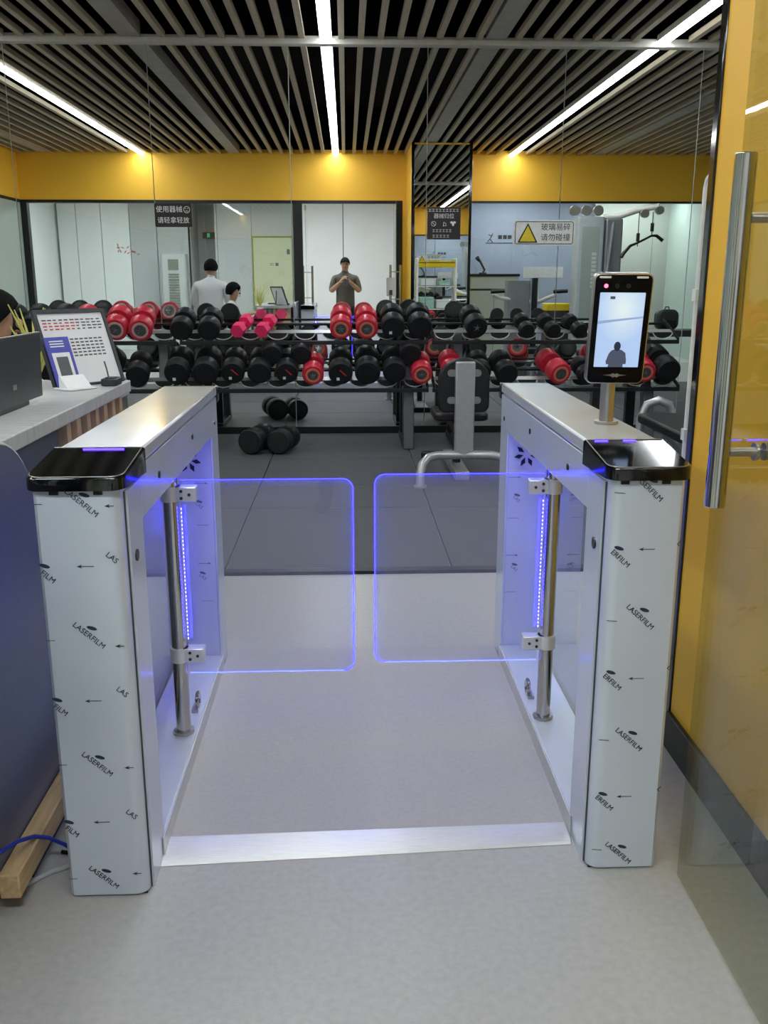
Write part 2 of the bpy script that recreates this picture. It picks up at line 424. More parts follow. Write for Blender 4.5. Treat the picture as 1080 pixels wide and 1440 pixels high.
# corridor
cw = empty('wall_corridor', (0, -2.3, 0), 'white panelled corridor wall behind the person with the phone, in the mirrors', 'wall', kind='structure')
cx = [-5.6, -5.243, -4.766, -4.22, -3.05]
for a, b in zip(cx[:-1], cx[1:]): G().box(a + 0.006, b - 0.006, 0.0, 0.1, 0, 2.9).obj('wall_board', 'panel_white' if b < -4 else 'corr_grey', cw)
G().box(-3.05, -2.57, -1.0, -0.9, 0, 2.9).obj('recess_back', 'corr_grey', cw)
G().box(-3.09, -3.05, -0.9, 0.1, 0, 2.9).obj('recess_side', 'corr_grey', cw)
G().box(-2.57, -2.53, -0.9, 0.1, 0, 2.9).obj('recess_side', 'corr_grey', cw)
for a, b in ((-2.53, -1.85), (-1.05, -0.055), (-0.055, 0.95), (0.95, 1.95)): G().box(a + 0.008, b - 0.008, 0, 0.1, 0, 2.9).obj('wall_board', 'panel_white' if a > -1.5 else 'corr_grey', cw)
G().box(-1.85, -1.05, 0, 0.1, 2.2, 2.9).obj('wall_board', 'corr_grey', cw)
bl = box('wall_blue', 'panel_blue', (1.9, XR, -1.1, -1.0, 0, 2.9)); tag(bl, 'bluish grey wall with a small dark logo behind the right glass, in the mirrors', 'wall', kind='structure')
G().box(1.85, 1.95, -2.3, 1.08, 0, 2.9).obj('side_return', 'corr_grey', bl)
cl = box('wall_corridor_end', 'panel_white', (-5.75, -5.65, -2.6, EY - 0.12, 0, 2.9)); tag(cl, 'white end wall of the corridor at the far left of the mirrors', 'wall', kind='structure')
cc = box('ceiling_corridor', 'ceil_white', (-5.75, XR, -3.4, EY - 0.12, 2.9, 3.0)); tag(cc, 'white corridor ceiling beyond the entrance', 'ceiling', kind='structure')
for nm, X in (('corridor ceiling lamp panel above the person with the phone', 0.0), ('corridor ceiling lamp panel over the white wall panels at the far left', -4.0), ('corridor ceiling lamp panel before the cream door', -2.0), ('corridor ceiling lamp panel in the bluish room', 3.0), ('added corridor lamp panel that brightens the pale grey green wall', 5.1)):
    q = empty('ceiling_lamp', (X, -0.2, 2.9), nm, 'ceiling lamp', 'corridor ceiling lamps')  # out of view; the last panel is added to brighten the pale wall
    G().box(-0.62, 0.62, -0.17, 0.17, -0.02, -0.002).obj('lamp_frame', 'white_paint', q)
    G().box(-0.6, 0.6, -0.15, 0.15, -0.026, -0.0205).obj('diffuser', 'corr_lamp', q)
# cream door in the corridor
cd = empty('door_3', (-1.45, -2.24, 0), 'pale cream corridor door with a small sign, left of the entrance in the mirrors', 'door', kind='structure')
G().box(-0.38, 0.38, 0, 0.05, 0.01, 2.17).obj('door_leaf', 'door_cream', cd, 0.004)
for b in ((-0.4, -0.382, -0.01, 0.07, 0, 2.2), (0.382, 0.4, -0.01, 0.07, 0, 2.2), (-0.4, 0.4, -0.01, 0.07, 2.18, 2.2)): G().box(*b).obj('door_frame', 'moss', cd)
G().cyl((-0.3, 0.05, 1.0), (-0.3, 0.1, 1.0), 0.025).obj('door_knob', 'steel', cd)
for b in ((-0.06, 0.02, 0.051, 0.054, 1.64, 1.65), (-0.06, 0.02, 0.051, 0.054, 1.67, 1.68), (0.05, 0.11, 0.051, 0.054, 1.63, 1.69), (0.28, 0.34, 0.051, 0.054, 1.85, 1.95)): G().box(*b).obj('door_sign', 'ink_grey', cd)
es = empty('exit_sign', (-2.8, -3.19, 2.25), 'small green lit exit sign in the corridor recess, in the mirrors', 'sign')
G().box(-0.15, 0.15, 0, 0.03, -0.06, 0.06).obj('sign_case', 'dark_grey', es); G().box(-0.06, 0.0, 0.031, 0.034, -0.04, 0.04).obj('lit_figure', 'exit_green', es)
ac = empty('air_conditioner', (-3.35, -1.99, 0), 'tall pale floor standing air conditioner with a long grille, in the mirrors', 'air conditioner')
G().prism(rrect(-0.24, 0.24, -0.2, 0.13, 0.06), 0, 1.85, 'Z').obj('cabinet', 'ac_white', ac)
G().box(-0.1, 0.1, 0.131, 0.14, 1.55, 1.75).obj('outlet', 'ac_grille', ac)
for i in range(22): G().box(-0.1, 0.1, 0.131, 0.142, 0.4 + i * 0.05, 0.43 + i * 0.05).obj('grille_slat', 'ac_grille', ac)
lf = empty('wall_sticker', (-3.48, EY - 0.02, 1.83), 'reddish sprig of leaves stuck to the glass partition, in the mirrors', 'sticker')
for i in range(14):
    a = random.uniform(-0.21, 0.21); b = random.uniform(-0.06, 0.06) - a * 0.2; t = random.uniform(0, 6.28); s = 0.035
    G().prism([(a + s * math.cos(t), b + s * math.sin(t)), (a + 0.012 * math.cos(t + 1.57), b + 0.012 * math.sin(t + 1.57)), (a - s * math.cos(t), b - s * math.sin(t)), (a - 0.012 * math.cos(t + 1.57), b - 0.012 * math.sin(t + 1.57))], 0.0, 0.002, 'Y').obj('leaf', 'leaf_red', lf)
lg = empty('wall_logo', (2.85, -0.998, 2.12), 'small dark figure logo with lettering on the bluish wall, in the mirrors', 'logo')
for pth in ([(-0.12, 0, 0.08), (-0.17, 0, -0.02), (-0.22, 0, -0.07)], [(-0.2, 0, 0.06), (-0.13, 0, 0.03)], [(-0.17, 0, -0.02), (-0.12, 0, -0.08)]): G().tube(pth, 0.008, 6).obj('figure_stroke', 'sign_ink', lg)
for i in range(3): G().box(-0.02 + i * 0.09, 0.05 + i * 0.09, 0, 0.004, -0.02, 0.05).obj('glyph', 'sign_ink', lg)
G().box(-0.25, 0.25, 0, 0.004, -0.1, -0.085).obj('underline', 'sign_ink', lg)

# ================================================================== GLASS DOORS
def glass_door(nm, X, y0, y1, label, out):
    d = empty(nm, (X, y1, 0), label, 'glass door', kind='structure'); sgn = 1 if y0 > y1 else -1
    G().box(-0.006, 0.006, min(0, y0 - y1), max(0, y0 - y1), 0.012, 2.54).obj('pane', 'glass_door', d)
    for zz in (0.012, 2.46): G().box(-0.014, 0.014, *sorted((y0 - y1, y0 - y1 - 0.14 * sgn)), zz, zz + 0.08).obj('patch_hinge', 'steel', d)
    for s in (-1, 1):
        hy = 0.195 * sgn
        h = G().cyl((s * 0.078, hy, 0.962), (s * 0.078, hy, 1.598), 0.0195, n=28).obj('handle', 'chrome', d, 0.002)
        for zz in (1.068, 1.49):
            G().cyl((s * 0.007, hy, zz), (s * 0.06, hy, zz), 0.009).obj('stand_off', 'steel', h)
            G().cyl((s * 0.0065, hy, zz), (s * 0.012, hy, zz), 0.017).obj('washer', 'steel', h)
    return d
glass_door('door_1', 0.778, 1.13, 1.874, 'open clear glass door with a thick chrome bar handle at the right edge', 1)
glass_door('door_2', -0.655, 1.07, 0.33, 'open clear glass door on the left of the entrance, seen only in the mirrors', -1)

# ================================================================== TURNSTILES
def turnstile(xin, s, y0, label, W, fl_len):
    root = empty('swing_gate', (xin - s * W / 2, y0, 0), label, 'turnstile', 'swing barrier gates')
    def X(u): return s * (u - W / 2)      # u: 0 outer side, W passage side
    def bx(name, m, u0, u1, ya, yb, za, zb, parent=root, bevel=0):
        a, b = sorted((X(u0), X(u1))); return G().box(a, b, ya, yb, za, zb).obj(name, m, parent, bevel)
    def post(name, ya, yb, z1, cut):
        pts = rrect(0, W - 0.008, ya, yb, 0.03, 6, (0, 1, 0, 0) if cut else (0, 0, 0, 0))
        if cut: pts = [(0.008, ya), *rrect(0, W - 0.008, ya, yb, 0.028, 6, (0, 1, 0, 0))[1:-1], (0, yb), (0, ya + 0.008)]
        return G().prism([(X(u), v) for u, v in pts], 0.006, z1, 'Z').obj(name, 'film_white', root)
    fp = post('front_post', 0.0, 0.16, 0.975, True)
    rp_ = post('rear_post', 1.26, 1.415, 0.985, False)
    L = 1.415
    # inner cheek plates (the seam along the post)
    bx('cheek_plate', 'film_white', W - 0.007, W - 0.001, 0.036, 0.1615, 0.0, 0.9545)
    bx('corner_seam', 'dark_grey', W - 0.0082, W - 0.0055, 0.0295, 0.0355, 0.004, 0.953)
    bx('cheek_plate', 'film_white', W - 0.007, W - 0.001, 1.26, L - 0.013, 0.0, 0.8615)
    for ya, yb in ((0.01, 0.15), (1.27, 1.405)): bx('foot_plate', 'black', 0.004, W - 0.012, ya, yb, 0.0, 0.006)
    # top beam: side skirts and lid
    bx('beam', 'film_white', 0.003, W - 0.001, 0.162, L - 0.012, 0.862, 0.979, bevel=0.002)
    lid = bx('beam_lid', 'film_lid', 0, W + 0.001, 0.20, L - 0.012, 0.983, 1.018, bevel=0.006)
    # front cap, sloping towards the walker
    cap = [(X(-0.003), 0.205, 1.016), (X(W + 0.004), 0.205, 1.016), (X(W + 0.004), 0.205, 0.955), (X(-0.003), 0.205, 0.955)]
    g = G()
    yb = 0.198
    top = rrect(-0.012, W + 0.006, -0.016, yb, 0.03, 5, (1, 1, 0, 0))
    def zt(v): return 0.993 + 0.025 * (v + 0.016) / (yb + 0.016)
    n = len(top)
    vs = [(X(u), v, zt(v) - 0.028 - 0.03 * max(0, v) / yb) for u, v in top] + [(X(u), v, zt(v) - 0.004) for u, v in top]
    vs += [(X(W / 2 + (u - W / 2) * 0.965), 0.09 + (v - 0.09) * 0.975, zt(v)) for u, v in top]
    fs = [tuple(range(n - 1, -1, -1)), tuple(range(2 * n, 3 * n))]
    for q in (0, n):
        fs += [(q + i, q + (i + 1) % n, q + n + (i + 1) % n, q + n + i) for i in range(n)]
    co = g.add(vs, fs).obj('front_cap', 'black_gloss', root)
    # pale rim line of the cap glass
    rim = [(X(W / 2 + (u - W / 2) * 0.95), 0.09 + (v - 0.09) * 0.95, zt(v) + 0.0007) for u, v in top]
    G().tube([p for p in rim], 0.0012, 6).obj('cap_rim', 'steel', co)
    def bar(u0, u1, v, m, nm):
        G().cyl((X(u0), v, zt(v) + 0.001), (X(u1), v, zt(v) + 0.001), 0.0022, n=8).obj(nm, m, co)
    if s > 0: bar(0.06, 0.150, 0.178, 'led_blue', 'indicator_light')
    else: bar(0.06, 0.088, 0.182, 'led_blue', 'indicator_light'); bar(0.125, 0.155, 0.182, 'led_blue', 'indicator_light')
    for u in (0.045, 0.135):
        bx('cap_latch', 'black', u - 0.009, u + 0.009, -0.006, 0.0, 0.955, 0.966)
    # rear cap
    bx('rear_cap', 'black_gloss', -0.004, W + 0.004, L - 0.012, L + 0.03, 0.96, 1.016, bevel=0.006)
    # base channel
    bx('base_channel', 'film_white', 0.03, W, 0.162, 1.258, 0.0, 0.062, bevel=0.003)
    bx('base_lip', 'alu', W, W + 0.0035, 0.14, 1.27, 0.0, 0.058)
    # side glass on the outer side
    bx('side_pane', 'glass', 0.022, 0.028, 0.165, 1.256, 0.06, 0.862)
    # hinge pole and clamps
    py = 0.675; pu = W - 0.038
    pole = G().cyl((X(pu), py, 0.062), (X(pu), py, 0.862), 0.0215, n=28).obj('hinge_pole', 'chrome', root)
    G().cyl((X(pu), py, 0.0625), (X(pu), py, 0.073), 0.031, n=28).obj('pole_flange', 'steel', pole)
    fl_ = G()
    u0, u1 = W - 0.008, W - 0.008 + fl_len
    poly = [(X(u), z) for u, z in rrect(u0, u1, 0.255, 0.838, 0.03, 6, (0, 1, 1, 0))]
    flap = fl_.prism(poly, py - 0.005, py + 0.005, 'Y').obj('glass_flap', 'acrylic', root)
    # flap edge glows by itself, in place of scattered LED light
    ed = [(X(u), py, z) for u, z in rrect(u0, u1, 0.255, 0.838, 0.03, 6, (0, 1, 1, 0))]
    # order: lower-left, lower-right arc, upper-right arc, upper-left
    G().tube(ed[1:-1] + [], 0.0014, 6).obj('lit_edge', 'edge_blue', flap)
    G().tube([ed[-2], ed[-1]], 0.0014, 6).obj('lit_edge', 'edge_blue', flap)
    G().tube([ed[0], ed[1]], 0.0014, 6).obj('lit_edge', 'edge_pale', flap)
    for z in (0.316, 0.80):
        c = bx('clamp', 'clamp', pu + 0.004, pu + 0.075, py - 0.02, py + 0.02, z - 0.021, z + 0.021, bevel=0.003)
        G().cyl((X(pu), py, z - 0.021), (X(pu), py, z + 0.021), 0.027, n=24).obj('clamp_ring', 'clamp', c)
        for (du, dz) in ((0.034, 0.01), (0.034, -0.01), (0.056, 0.0)):
            G().cyl((X(pu + du), py - 0.0225, z + dz), (X(pu + du), py - 0.0195, z + dz), 0.0045, n=10).obj('screw', 'dark_grey', c)
    # LED strip along the flap's hinge side
    st = bx('led_strip', 'clamp', W - 0.005, W + 0.003, py + 0.008, py + 0.011, 0.36, 0.765)
    bx('led_tape', 'led_tape', W - 0.0045, W + 0.0025, py + 0.0112, py + 0.0122, 0.365, 0.76, st)
    bx('led_tape', 'led_front', W - 0.0095, W - 0.0065, py - 0.0065, py - 0.0055, 0.365, 0.76, st)
    g = G()
    for i in range(34):
        z = 0.365 + i * 0.0118; g.box(X(W - 0.0085) - 0.0015, X(W - 0.0085) + 0.0015, py - 0.0085, py - 0.0067, z, z + 0.0045)
    lo = g.obj('led_dots', 'led_dot', root); lo['kind'] = 'stuff'
    # lock ring on the base
    G().tube([(X(W - 0.021), 0.84 + 0.022 * math.cos(t * 0.5236), 0.088 + 0.024 * math.sin(t * 0.5236)) for t in range(12)], 0.006, 8, closed=True).obj('lock_ring', 'chrome', root)
    bx('lock_bracket', 'steel', W - 0.036, W - 0.016, 0.8, 0.85, 0.062, 0.072)
    # sensors
    def eye(v, z, r=0.009):
        G().cyl((X(W - 0.002), v, z), (X(W + 0.0022), v, z), r, n=16).obj('sensor_eye', 'black_gloss', root)
    eye(0.36, 0.92); eye(0.86, 0.93); eye(0.08, 0.80, 0.0135); eye(1.33, 0.9, 0.008)
    # fan-shaped vent slots on the rear post
    for i in range(7):
        a = R(-15 + i * 51.4); c = (X(0.10), 0.782)
        q = [(c[0] + 0.012 * math.cos(a), c[1] + 0.012 * math.sin(a)), (c[0] + 0.03 * math.cos(a + 0.34), c[1] + 0.03 * math.sin(a + 0.34)), (c[0] + 0.046 * math.cos(a + 0.02), c[1] + 0.046 * math.sin(a + 0.02)), (c[0] + 0.03 * math.cos(a - 0.2), c[1] + 0.03 * math.sin(a - 0.2))]
        G().prism(q, 1.2575, 1.2605, 'Y').obj('vent_slot', 'black', rp_)
    # printed protective film
    def put(txt, x, z, ang=-42, v=-0.0007, par=fp, size=0.0175, m='film_ink'):
        o = text(txt, size, m, par, (x, v, z), (0, 0, 0), 'film_print')
        o.rotation_euler = (Matrix.Rotation(R(90), 4, 'X') @ Matrix.Rotation(R(ang), 4, 'Z')).to_euler()
        return o
    def emblem(x, z, par=fp, v=-0.0007):
        G().prism([(x + 0.011 * math.cos(R(t)) + 0.001, z + 0.0045 * math.sin(R(t)) - 0.003 * math.cos(R(t))) for t in range(0, 360, 30)], v, v + 0.0004, 'Y').obj('film_emblem', 'film_ink_blue', par)
    def arrow(x, z, ln=0.036, par=fp, v=-0.0007, d=-1):
        G().prism([(x + d * ln / 2, z), (x + d * (ln / 2 - 0.011), z + 0.0042), (x + d * (ln / 2 - 0.009), z + 0.0008), (x - d * ln / 2, z + 0.0008), (x - d * ln / 2, z - 0.0008), (x + d * (ln / 2 - 0.009), z - 0.0008), (x + d * (ln / 2 - 0.011), z - 0.0042)], v, v + 0.0004, 'Y').obj('film_arrow', 'film_ink', par)
    def dash(x, z, ln=0.02, tilt=0.0, par=fp, v=-0.0007):
        G().prism([(x - ln / 2, z - 0.0007 - tilt), (x + ln / 2, z - 0.0007 + tilt), (x + ln / 2, z + 0.0007 + tilt), (x - ln / 2, z + 0.0007 - tilt)], v, v + 0.0004, 'Y').obj('film_dash', 'film_ink', par)
    if s > 0:
        for i, (x, z) in enumerate(((0.006, 0.937), (-0.001, 0.645), (-0.007, 0.34), (-0.014, 0.052))):
            put('LASERFILM', x, z); emblem(x + 0.006, z + 0.017)
        for x, z in ((0.003, 0.80), (-0.004, 0.493), (-0.008, 0.195)): arrow(x, z)
        for z in (0.79, 0.485, 0.185): put('FILM', -0.076, z - 0.012); emblem(-0.082, z + 0.012); put('LAS', 0.06, z + 0.028)
        for z in (0.935, 0.635, 0.34, 0.05): dash(-0.083, z, 0.018)
        for z in (0.93, 0.62, 0.33, 0.06): arrow(0.062, z, 0.02)
    else:
        for i, (x, z) in enumerate(((0.004, 0.945), (0.006, 0.648), (0.0, 0.345), (-0.006, 0.045))):
            put('LASERFILM', x, z); emblem(x + 0.008, z + 0.017)
        for x, z in ((0.01, 0.807), (0.007, 0.499), (-0.001, 0.197)): arrow(x, z)
        for z in (0.79, 0.495, 0.185): put('ERFILM', -0.048, z - 0.004); emblem(-0.053, z + 0.02); put('L', 0.082, z + 0.03)
        for z in (0.935, 0.64, 0.345, 0.055): dash(-0.058, z, 0.024, -0.0012)
    # prints on the rear post's face
    for z in (0.70, 0.41): arrow(X(0.14), z, 0.045, rp_, 1.2592, 1)
    for z in (0.55, 0.27): dash(X(0.14), z, 0.04, 0, rp_, 1.2592)
    for z in (0.62, 0.36): put('LAS', X(0.13), z, v=1.2592, par=rp_, m='ink_grey'); emblem(X(0.13), z + 0.015, rp_, 1.2592)
    return root
turnstile(-0.463, 1, 1.86, 'white swing gate on the left with a blue lit bar on its black cap', 0.186, 0.484)
turnstile(0.56, -1, 1.915, 'white swing gate on the right that carries the face terminal', 0.172, 0.492)

# ================================================================== FACE TERMINAL
ft = empty('face_terminal', (0.675, 2.36, 1.018), 'black face recognition terminal with a lit screen on the right gate', 'terminal')
G().cyl((0, 0, 0), (0, 0, 0.008), 0.031, n=32).obj('flange', 'steel', ft, 0.001)
G().cyl((0, 0, 0.008), (0, 0, 0.125), 0.0185, n=28).obj('column', 'steel', ft)
M = Matrix.Translation((0.006, -0.048, 0.243)) @ Matrix.Rotation(R(8), 4, 'X') @ Matrix.Rotation(R(-3), 4, 'Z')
G().box(-0.022, 0.024, -0.02, 0.015, 0.1255, 0.2).obj('mount_bracket', 'dark_grey', ft, 0.003)
tb = G().prism(rrect(-0.073, 0.073, -0.138, 0.138, 0.016), 0, 0.026, 'Y').obj('body', 'steel', ft, 0.003); tb.matrix_local = M
def tp(name, m, poly, v0, v1, par=tb): return G().prism(poly, v0, v1, 'Y').obj(name, m, par)
tp('front_glass', 'terminal_glass', rrect(-0.0695, 0.0695, -0.1345, 0.1345, 0.013), -0.002, 0.0)
sc_ = tp('screen', 'screen', rrect(-0.056, 0.056, -0.094, 0.092, 0.001, 1), -0.0026, -0.0021)
tp('picture_band', 'screen_band', [(-0.056, 0.022), (0.056, 0.034), (0.056, 0.03), (-0.02, 0.02), (-0.056, 0.014)], -0.0029, -0.0027, sc_)
tp('picture_lamp', 'screen_mid', [(-0.03, 0.076), (-0.018, 0.076), (-0.018, 0.083), (-0.03, 0.083)], -0.0029, -0.0027, sc_)
tp('picture_figure', 'screen_mid', [(-0.021, -0.094), (0.017, -0.094), (0.017, -0.086), (0.024, -0.086), (0.0245, -0.078), (0.021, -0.058), (0.012, -0.051), (0.006, -0.049), (-0.008, -0.049), (-0.015, -0.052), (-0.021, -0.06), (-0.027, -0.08), (-0.025, -0.087), (-0.019, -0.087)], -0.0031, -0.0027, sc_)
tp('picture_head', 'screen_dark', [(-0.001 + 0.0085 * math.cos(R(t)), -0.041 + 0.012 * math.sin(R(t))) for t in range(0, 360, 24)], -0.0034, -0.0031, sc_)
tp('light_bar', 'sign_white', rrect(-0.061, -0.032, 0.1265, 0.1315, 0.002, 2), -0.0026, -0.0021)
tp('light_bar', 'sign_white', rrect(0.030, 0.059, 0.1265, 0.1315, 0.002, 2), -0.0026, -0.0021)
tp('red_light', 'led_red', [(-0.043 + 0.005 * math.cos(R(t)), 0.108 + 0.005 * math.sin(R(t))) for t in range(0, 360, 30)], -0.0026, -0.0021)
for x in (-0.016, 0.012): tp('camera_lens', 'leather', [(x + 0.006 * math.cos(R(t)), 0.108 + 0.006 * math.sin(R(t))) for t in range(0, 360, 30)], -0.0026, -0.0021)
lgo = tp('emblem', 'steel', [(-0.03, -0.115), (-0.012, -0.113), (-0.004, -0.110), (0.0, -0.113), (0.004, -0.110), (0.012, -0.113), (0.03, -0.115), (0.012, -0.117), (0.004, -0.121), (0, -0.118), (-0.004, -0.121), (-0.012, -0.117)], -0.0026, -0.0021)

# ================================================================== RECEPTION COUNTER
rc = empty('reception_counter', (-1.06, 2.4, 0), 'grey topped reception counter with wooden slats, left of the left gate', 'counter')
G().box(-0.24, 0.255, -1.0, 1.06, 0.978, 1.02).obj('worktop', 'counter_top', rc, 0.004)
G().box(-0.22, 0.21, -0.98, 0.30, 0.09, 0.978).obj('front_panel', 'counter_dark', rc)
G().box(-0.22, 0.185, 0.30, 1.03, 0.09, 0.978).obj('end_section', 'wood', rc)
for i in range(7):
    G().box(0.186, 0.232, 0.32 + i * 0.108, 0.36 + i * 0.108, 0.09, 0.977).obj('wood_slat', 'wood_slat', rc, 0.002)
for i in range(6):
    G().box(-0.2 + i * 0.066, -0.172 + i * 0.066, 1.031, 1.05, 0.09, 0.977).obj('wood_slat', 'counter_dark' if i < 5 else 'wood_slat', rc, 0.002)
G().box(-0.22, 0.20, -0.98, 1.03, 0.0, 0.09).obj('plinth', 'black', rc)
np_ = empty('navy_panel', (-0.793, 2.08, 0), 'navy grey panel with a rounded pale edged corner at the left edge', 'panel')
arc = [(0.205 - 0.25 + 0.25 * math.cos(R(t)), 0.775 + 0.25 * math.sin(R(t))) for t in range(0, 91, 9)]
poly = [(-0.9, 0.09), (0.205, 0.09)] + arc + [(-0.9, 1.025)]
G().prism(poly, -0.012, 0.008, 'X').obj('board', 'navy_panel', np_)
G().tube([(0.0, 0.207, 0.09)] + [(0.0, a + 0.002, b + 0.002) for a, b in arc] + [(0.0, -0.9, 1.027)], 0.0065, 8).obj('edge_band', 'edge_white', np_)
wd = empty('wood_skirting', (-0.83, 2.1, 0), 'rough pale wooden beam along the foot of the counter', 'beam')
G().box(0.046, 0.092, -0.3, 0.36, 0.045, 0.105).obj('timber', 'wood', wd, 0.004)
G().box(0.046, 0.07, -0.16, 0.36, 0.0, 0.045).obj('under_shadow', 'black', wd)  # black block standing in for the dark shadow under the beam

# laptop on the counter: lid seen from behind
lp = empty('laptop', (-1.0, 2.58, 1.02), 'open dark grey laptop seen from behind on the counter', 'laptop')
G().box(-0.16, 0.05, -0.16, 0.2, 0, 0.016).obj('keyboard_base', 'laptop', lp, 0.003)
Ml = Matrix.Translation((0.052, 0.02, 0.014)) @ Matrix.Rotation(R(2), 4, 'Y')
ld = G().box(-0.005, 0.005, -0.19, 0.285, 0.0, 0.19).obj('lid', 'laptop', lp, 0.003); ld.matrix_local = Ml
G().box(-0.006, 0.006, -0.19, 0.285, 0.1905, 0.195).obj('lid_edge', 'steel', ld)
G().box(0.0052, 0.0056, 0.03, 0.06, 0.045, 0.06).obj('emblem', 'steel', ld)

# price board leaning on the counter
pb = empty('price_board', (-0.825, 3.41, 1.022), 'white price board with printed lines in a dark frame on the counter', 'sign board', rz=R(-38))
Mb = Matrix.Rotation(R(-21), 4, 'Y')
bd = G().box(-0.008, 0.0, -0.27, 0.0, 0.0, 0.262).obj('board', 'paper', pb); bd.matrix_local = Mb
for b in ((-0.012, 0.006, -0.282, 0.012, 0.262, 0.276), (-0.012, 0.006, -0.282, 0.012, 0.0, 0.006), (-0.012, 0.006, 0.0, 0.012, 0.006, 0.262), (-0.012, 0.006, -0.282, -0.27, 0.006, 0.262)):
    G().box(*b).obj('frame_bar', 'dark_grey', bd)
for j in range(4):
    for i in range(11):
        y = -0.255 + i * 0.0225; ln = random.uniform(0.010, 0.019)
        G().box(0.0004, 0.0009, y, y + ln, 0.236 - j * 0.011, 0.2405 - j * 0.011).obj('printed_line', 'ink_red' if (j in (1, 2, 3) and i < 6) else 'ink_grey', bd)
for j in range(6):
    for i in range(9):
        y = -0.205 + i * 0.02
        G().box(0.0004, 0.0009, y, y + 0.014, 0.165 - j * 0.012, 0.170 - j * 0.012).obj('printed_line', 'ink_grey', bd)
G().box(-0.1, 0.0, -0.2, -0.1, 0, 0.004).obj('stand_foot', 'dark_grey', pb)
G().cyl((-0.1, -0.15, 0.004), (-0.09, -0.15, 0.2), 0.006).obj('stand_strut', 'dark_grey', pb)

cs = empty('card_stand', (-0.88, 3.21, 1.021), 'small acrylic stand holding a blue printed card on the counter', 'card stand', rz=R(-38))
Mc = Matrix.Translation((-0.04, 0, 0.006)) @ Matrix.Rotation(R(-20), 4, 'Y')
cb = G().box(-0.004, 0.0, -0.105, -0.01, 0.0, 0.175).obj('card', 'card_blue', cs); cb.matrix_local = Mc
G().box(0.0004, 0.0008, -0.092, -0.022, 0.02, 0.12).obj('white_field', 'paper', cb)
G().box(0.0009, 0.0012, -0.08, -0.034, 0.03, 0.105).obj('printed_block', 'ink_grey', cb)
for i in range(3): G().box(0.0004, 0.0008, -0.09, -0.035, 0.14 + i * 0.009, 0.144 + i * 0.009).obj('printed_line', 'paper', cb)
G().box(-0.06, 0.035, -0.115, -0.005, 0, 0.006).obj('foot', 'paper', cs, 0.002)
G().hexa([(-0.036, -0.105, 0.006), (0.012, -0.105, 0.006), (0.012, -0.01, 0.006), (-0.036, -0.01, 0.006), (-0.036, -0.105, 0.045), (-0.03, -0.105, 0.045), (-0.03, -0.01, 0.045), (-0.036, -0.01, 0.045)]).obj('card_pocket', 'paper', cs)
sg = empty('card_reader', (-0.835, 3.3, 1.021), 'small dark device lying before the price board on the counter', 'device')
G().prism(rrect(-0.028, 0.028, -0.05, 0.05, 0.018), 0, 0.024, 'Z').obj('body', 'dark_grey', sg, 0.004); G().box(-0.015, 0.015, -0.03, 0.02, 0.0242, 0.027).obj('key_pad', 'black', sg)
G().tube([(0, -0.03, 0.02), (-0.005, -0.035, 0.06), (-0.01, -0.04, 0.085)], 0.003, 6).obj('aerial', 'ink_grey', sg)

# cables on the floor at the left
cbz = G().tube([at(-40, 1225, 1.76), at(0, 1199, 1.80), at(25, 1183, 1.86), at(48, 1176, 1.93), at(68, 1178, 1.97), at(92, 1188, 1.99), at(102, 1195, 2.0)], 0.005, 8).obj('blue_cable', 'cable_blue'); tag(cbz, 'blue network cable entering the left gate near the floor', 'cable')
cbw = G().tube([(-0.9, 1.87, 0.007), (-0.82, 1.875, 0.007), (-0.77, 1.90, 0.007), (-0.72, 1.95, 0.007), (-0.655, 1.985, 0.007)], 0.006, 8).obj('white_cable', 'cable_white'); tag(cbw, 'pale grey cable lying on the floor beside the left gate', 'cable')
cbk = G().tube([(-0.72, 2.03, 0.006), (-0.68, 2.02, 0.006), (-0.655, 2.015, 0.012)], 0.005, 8).obj('black_cable', 'black'); tag(cbk, 'short black cable end on the floor beside the left gate', 'cable')

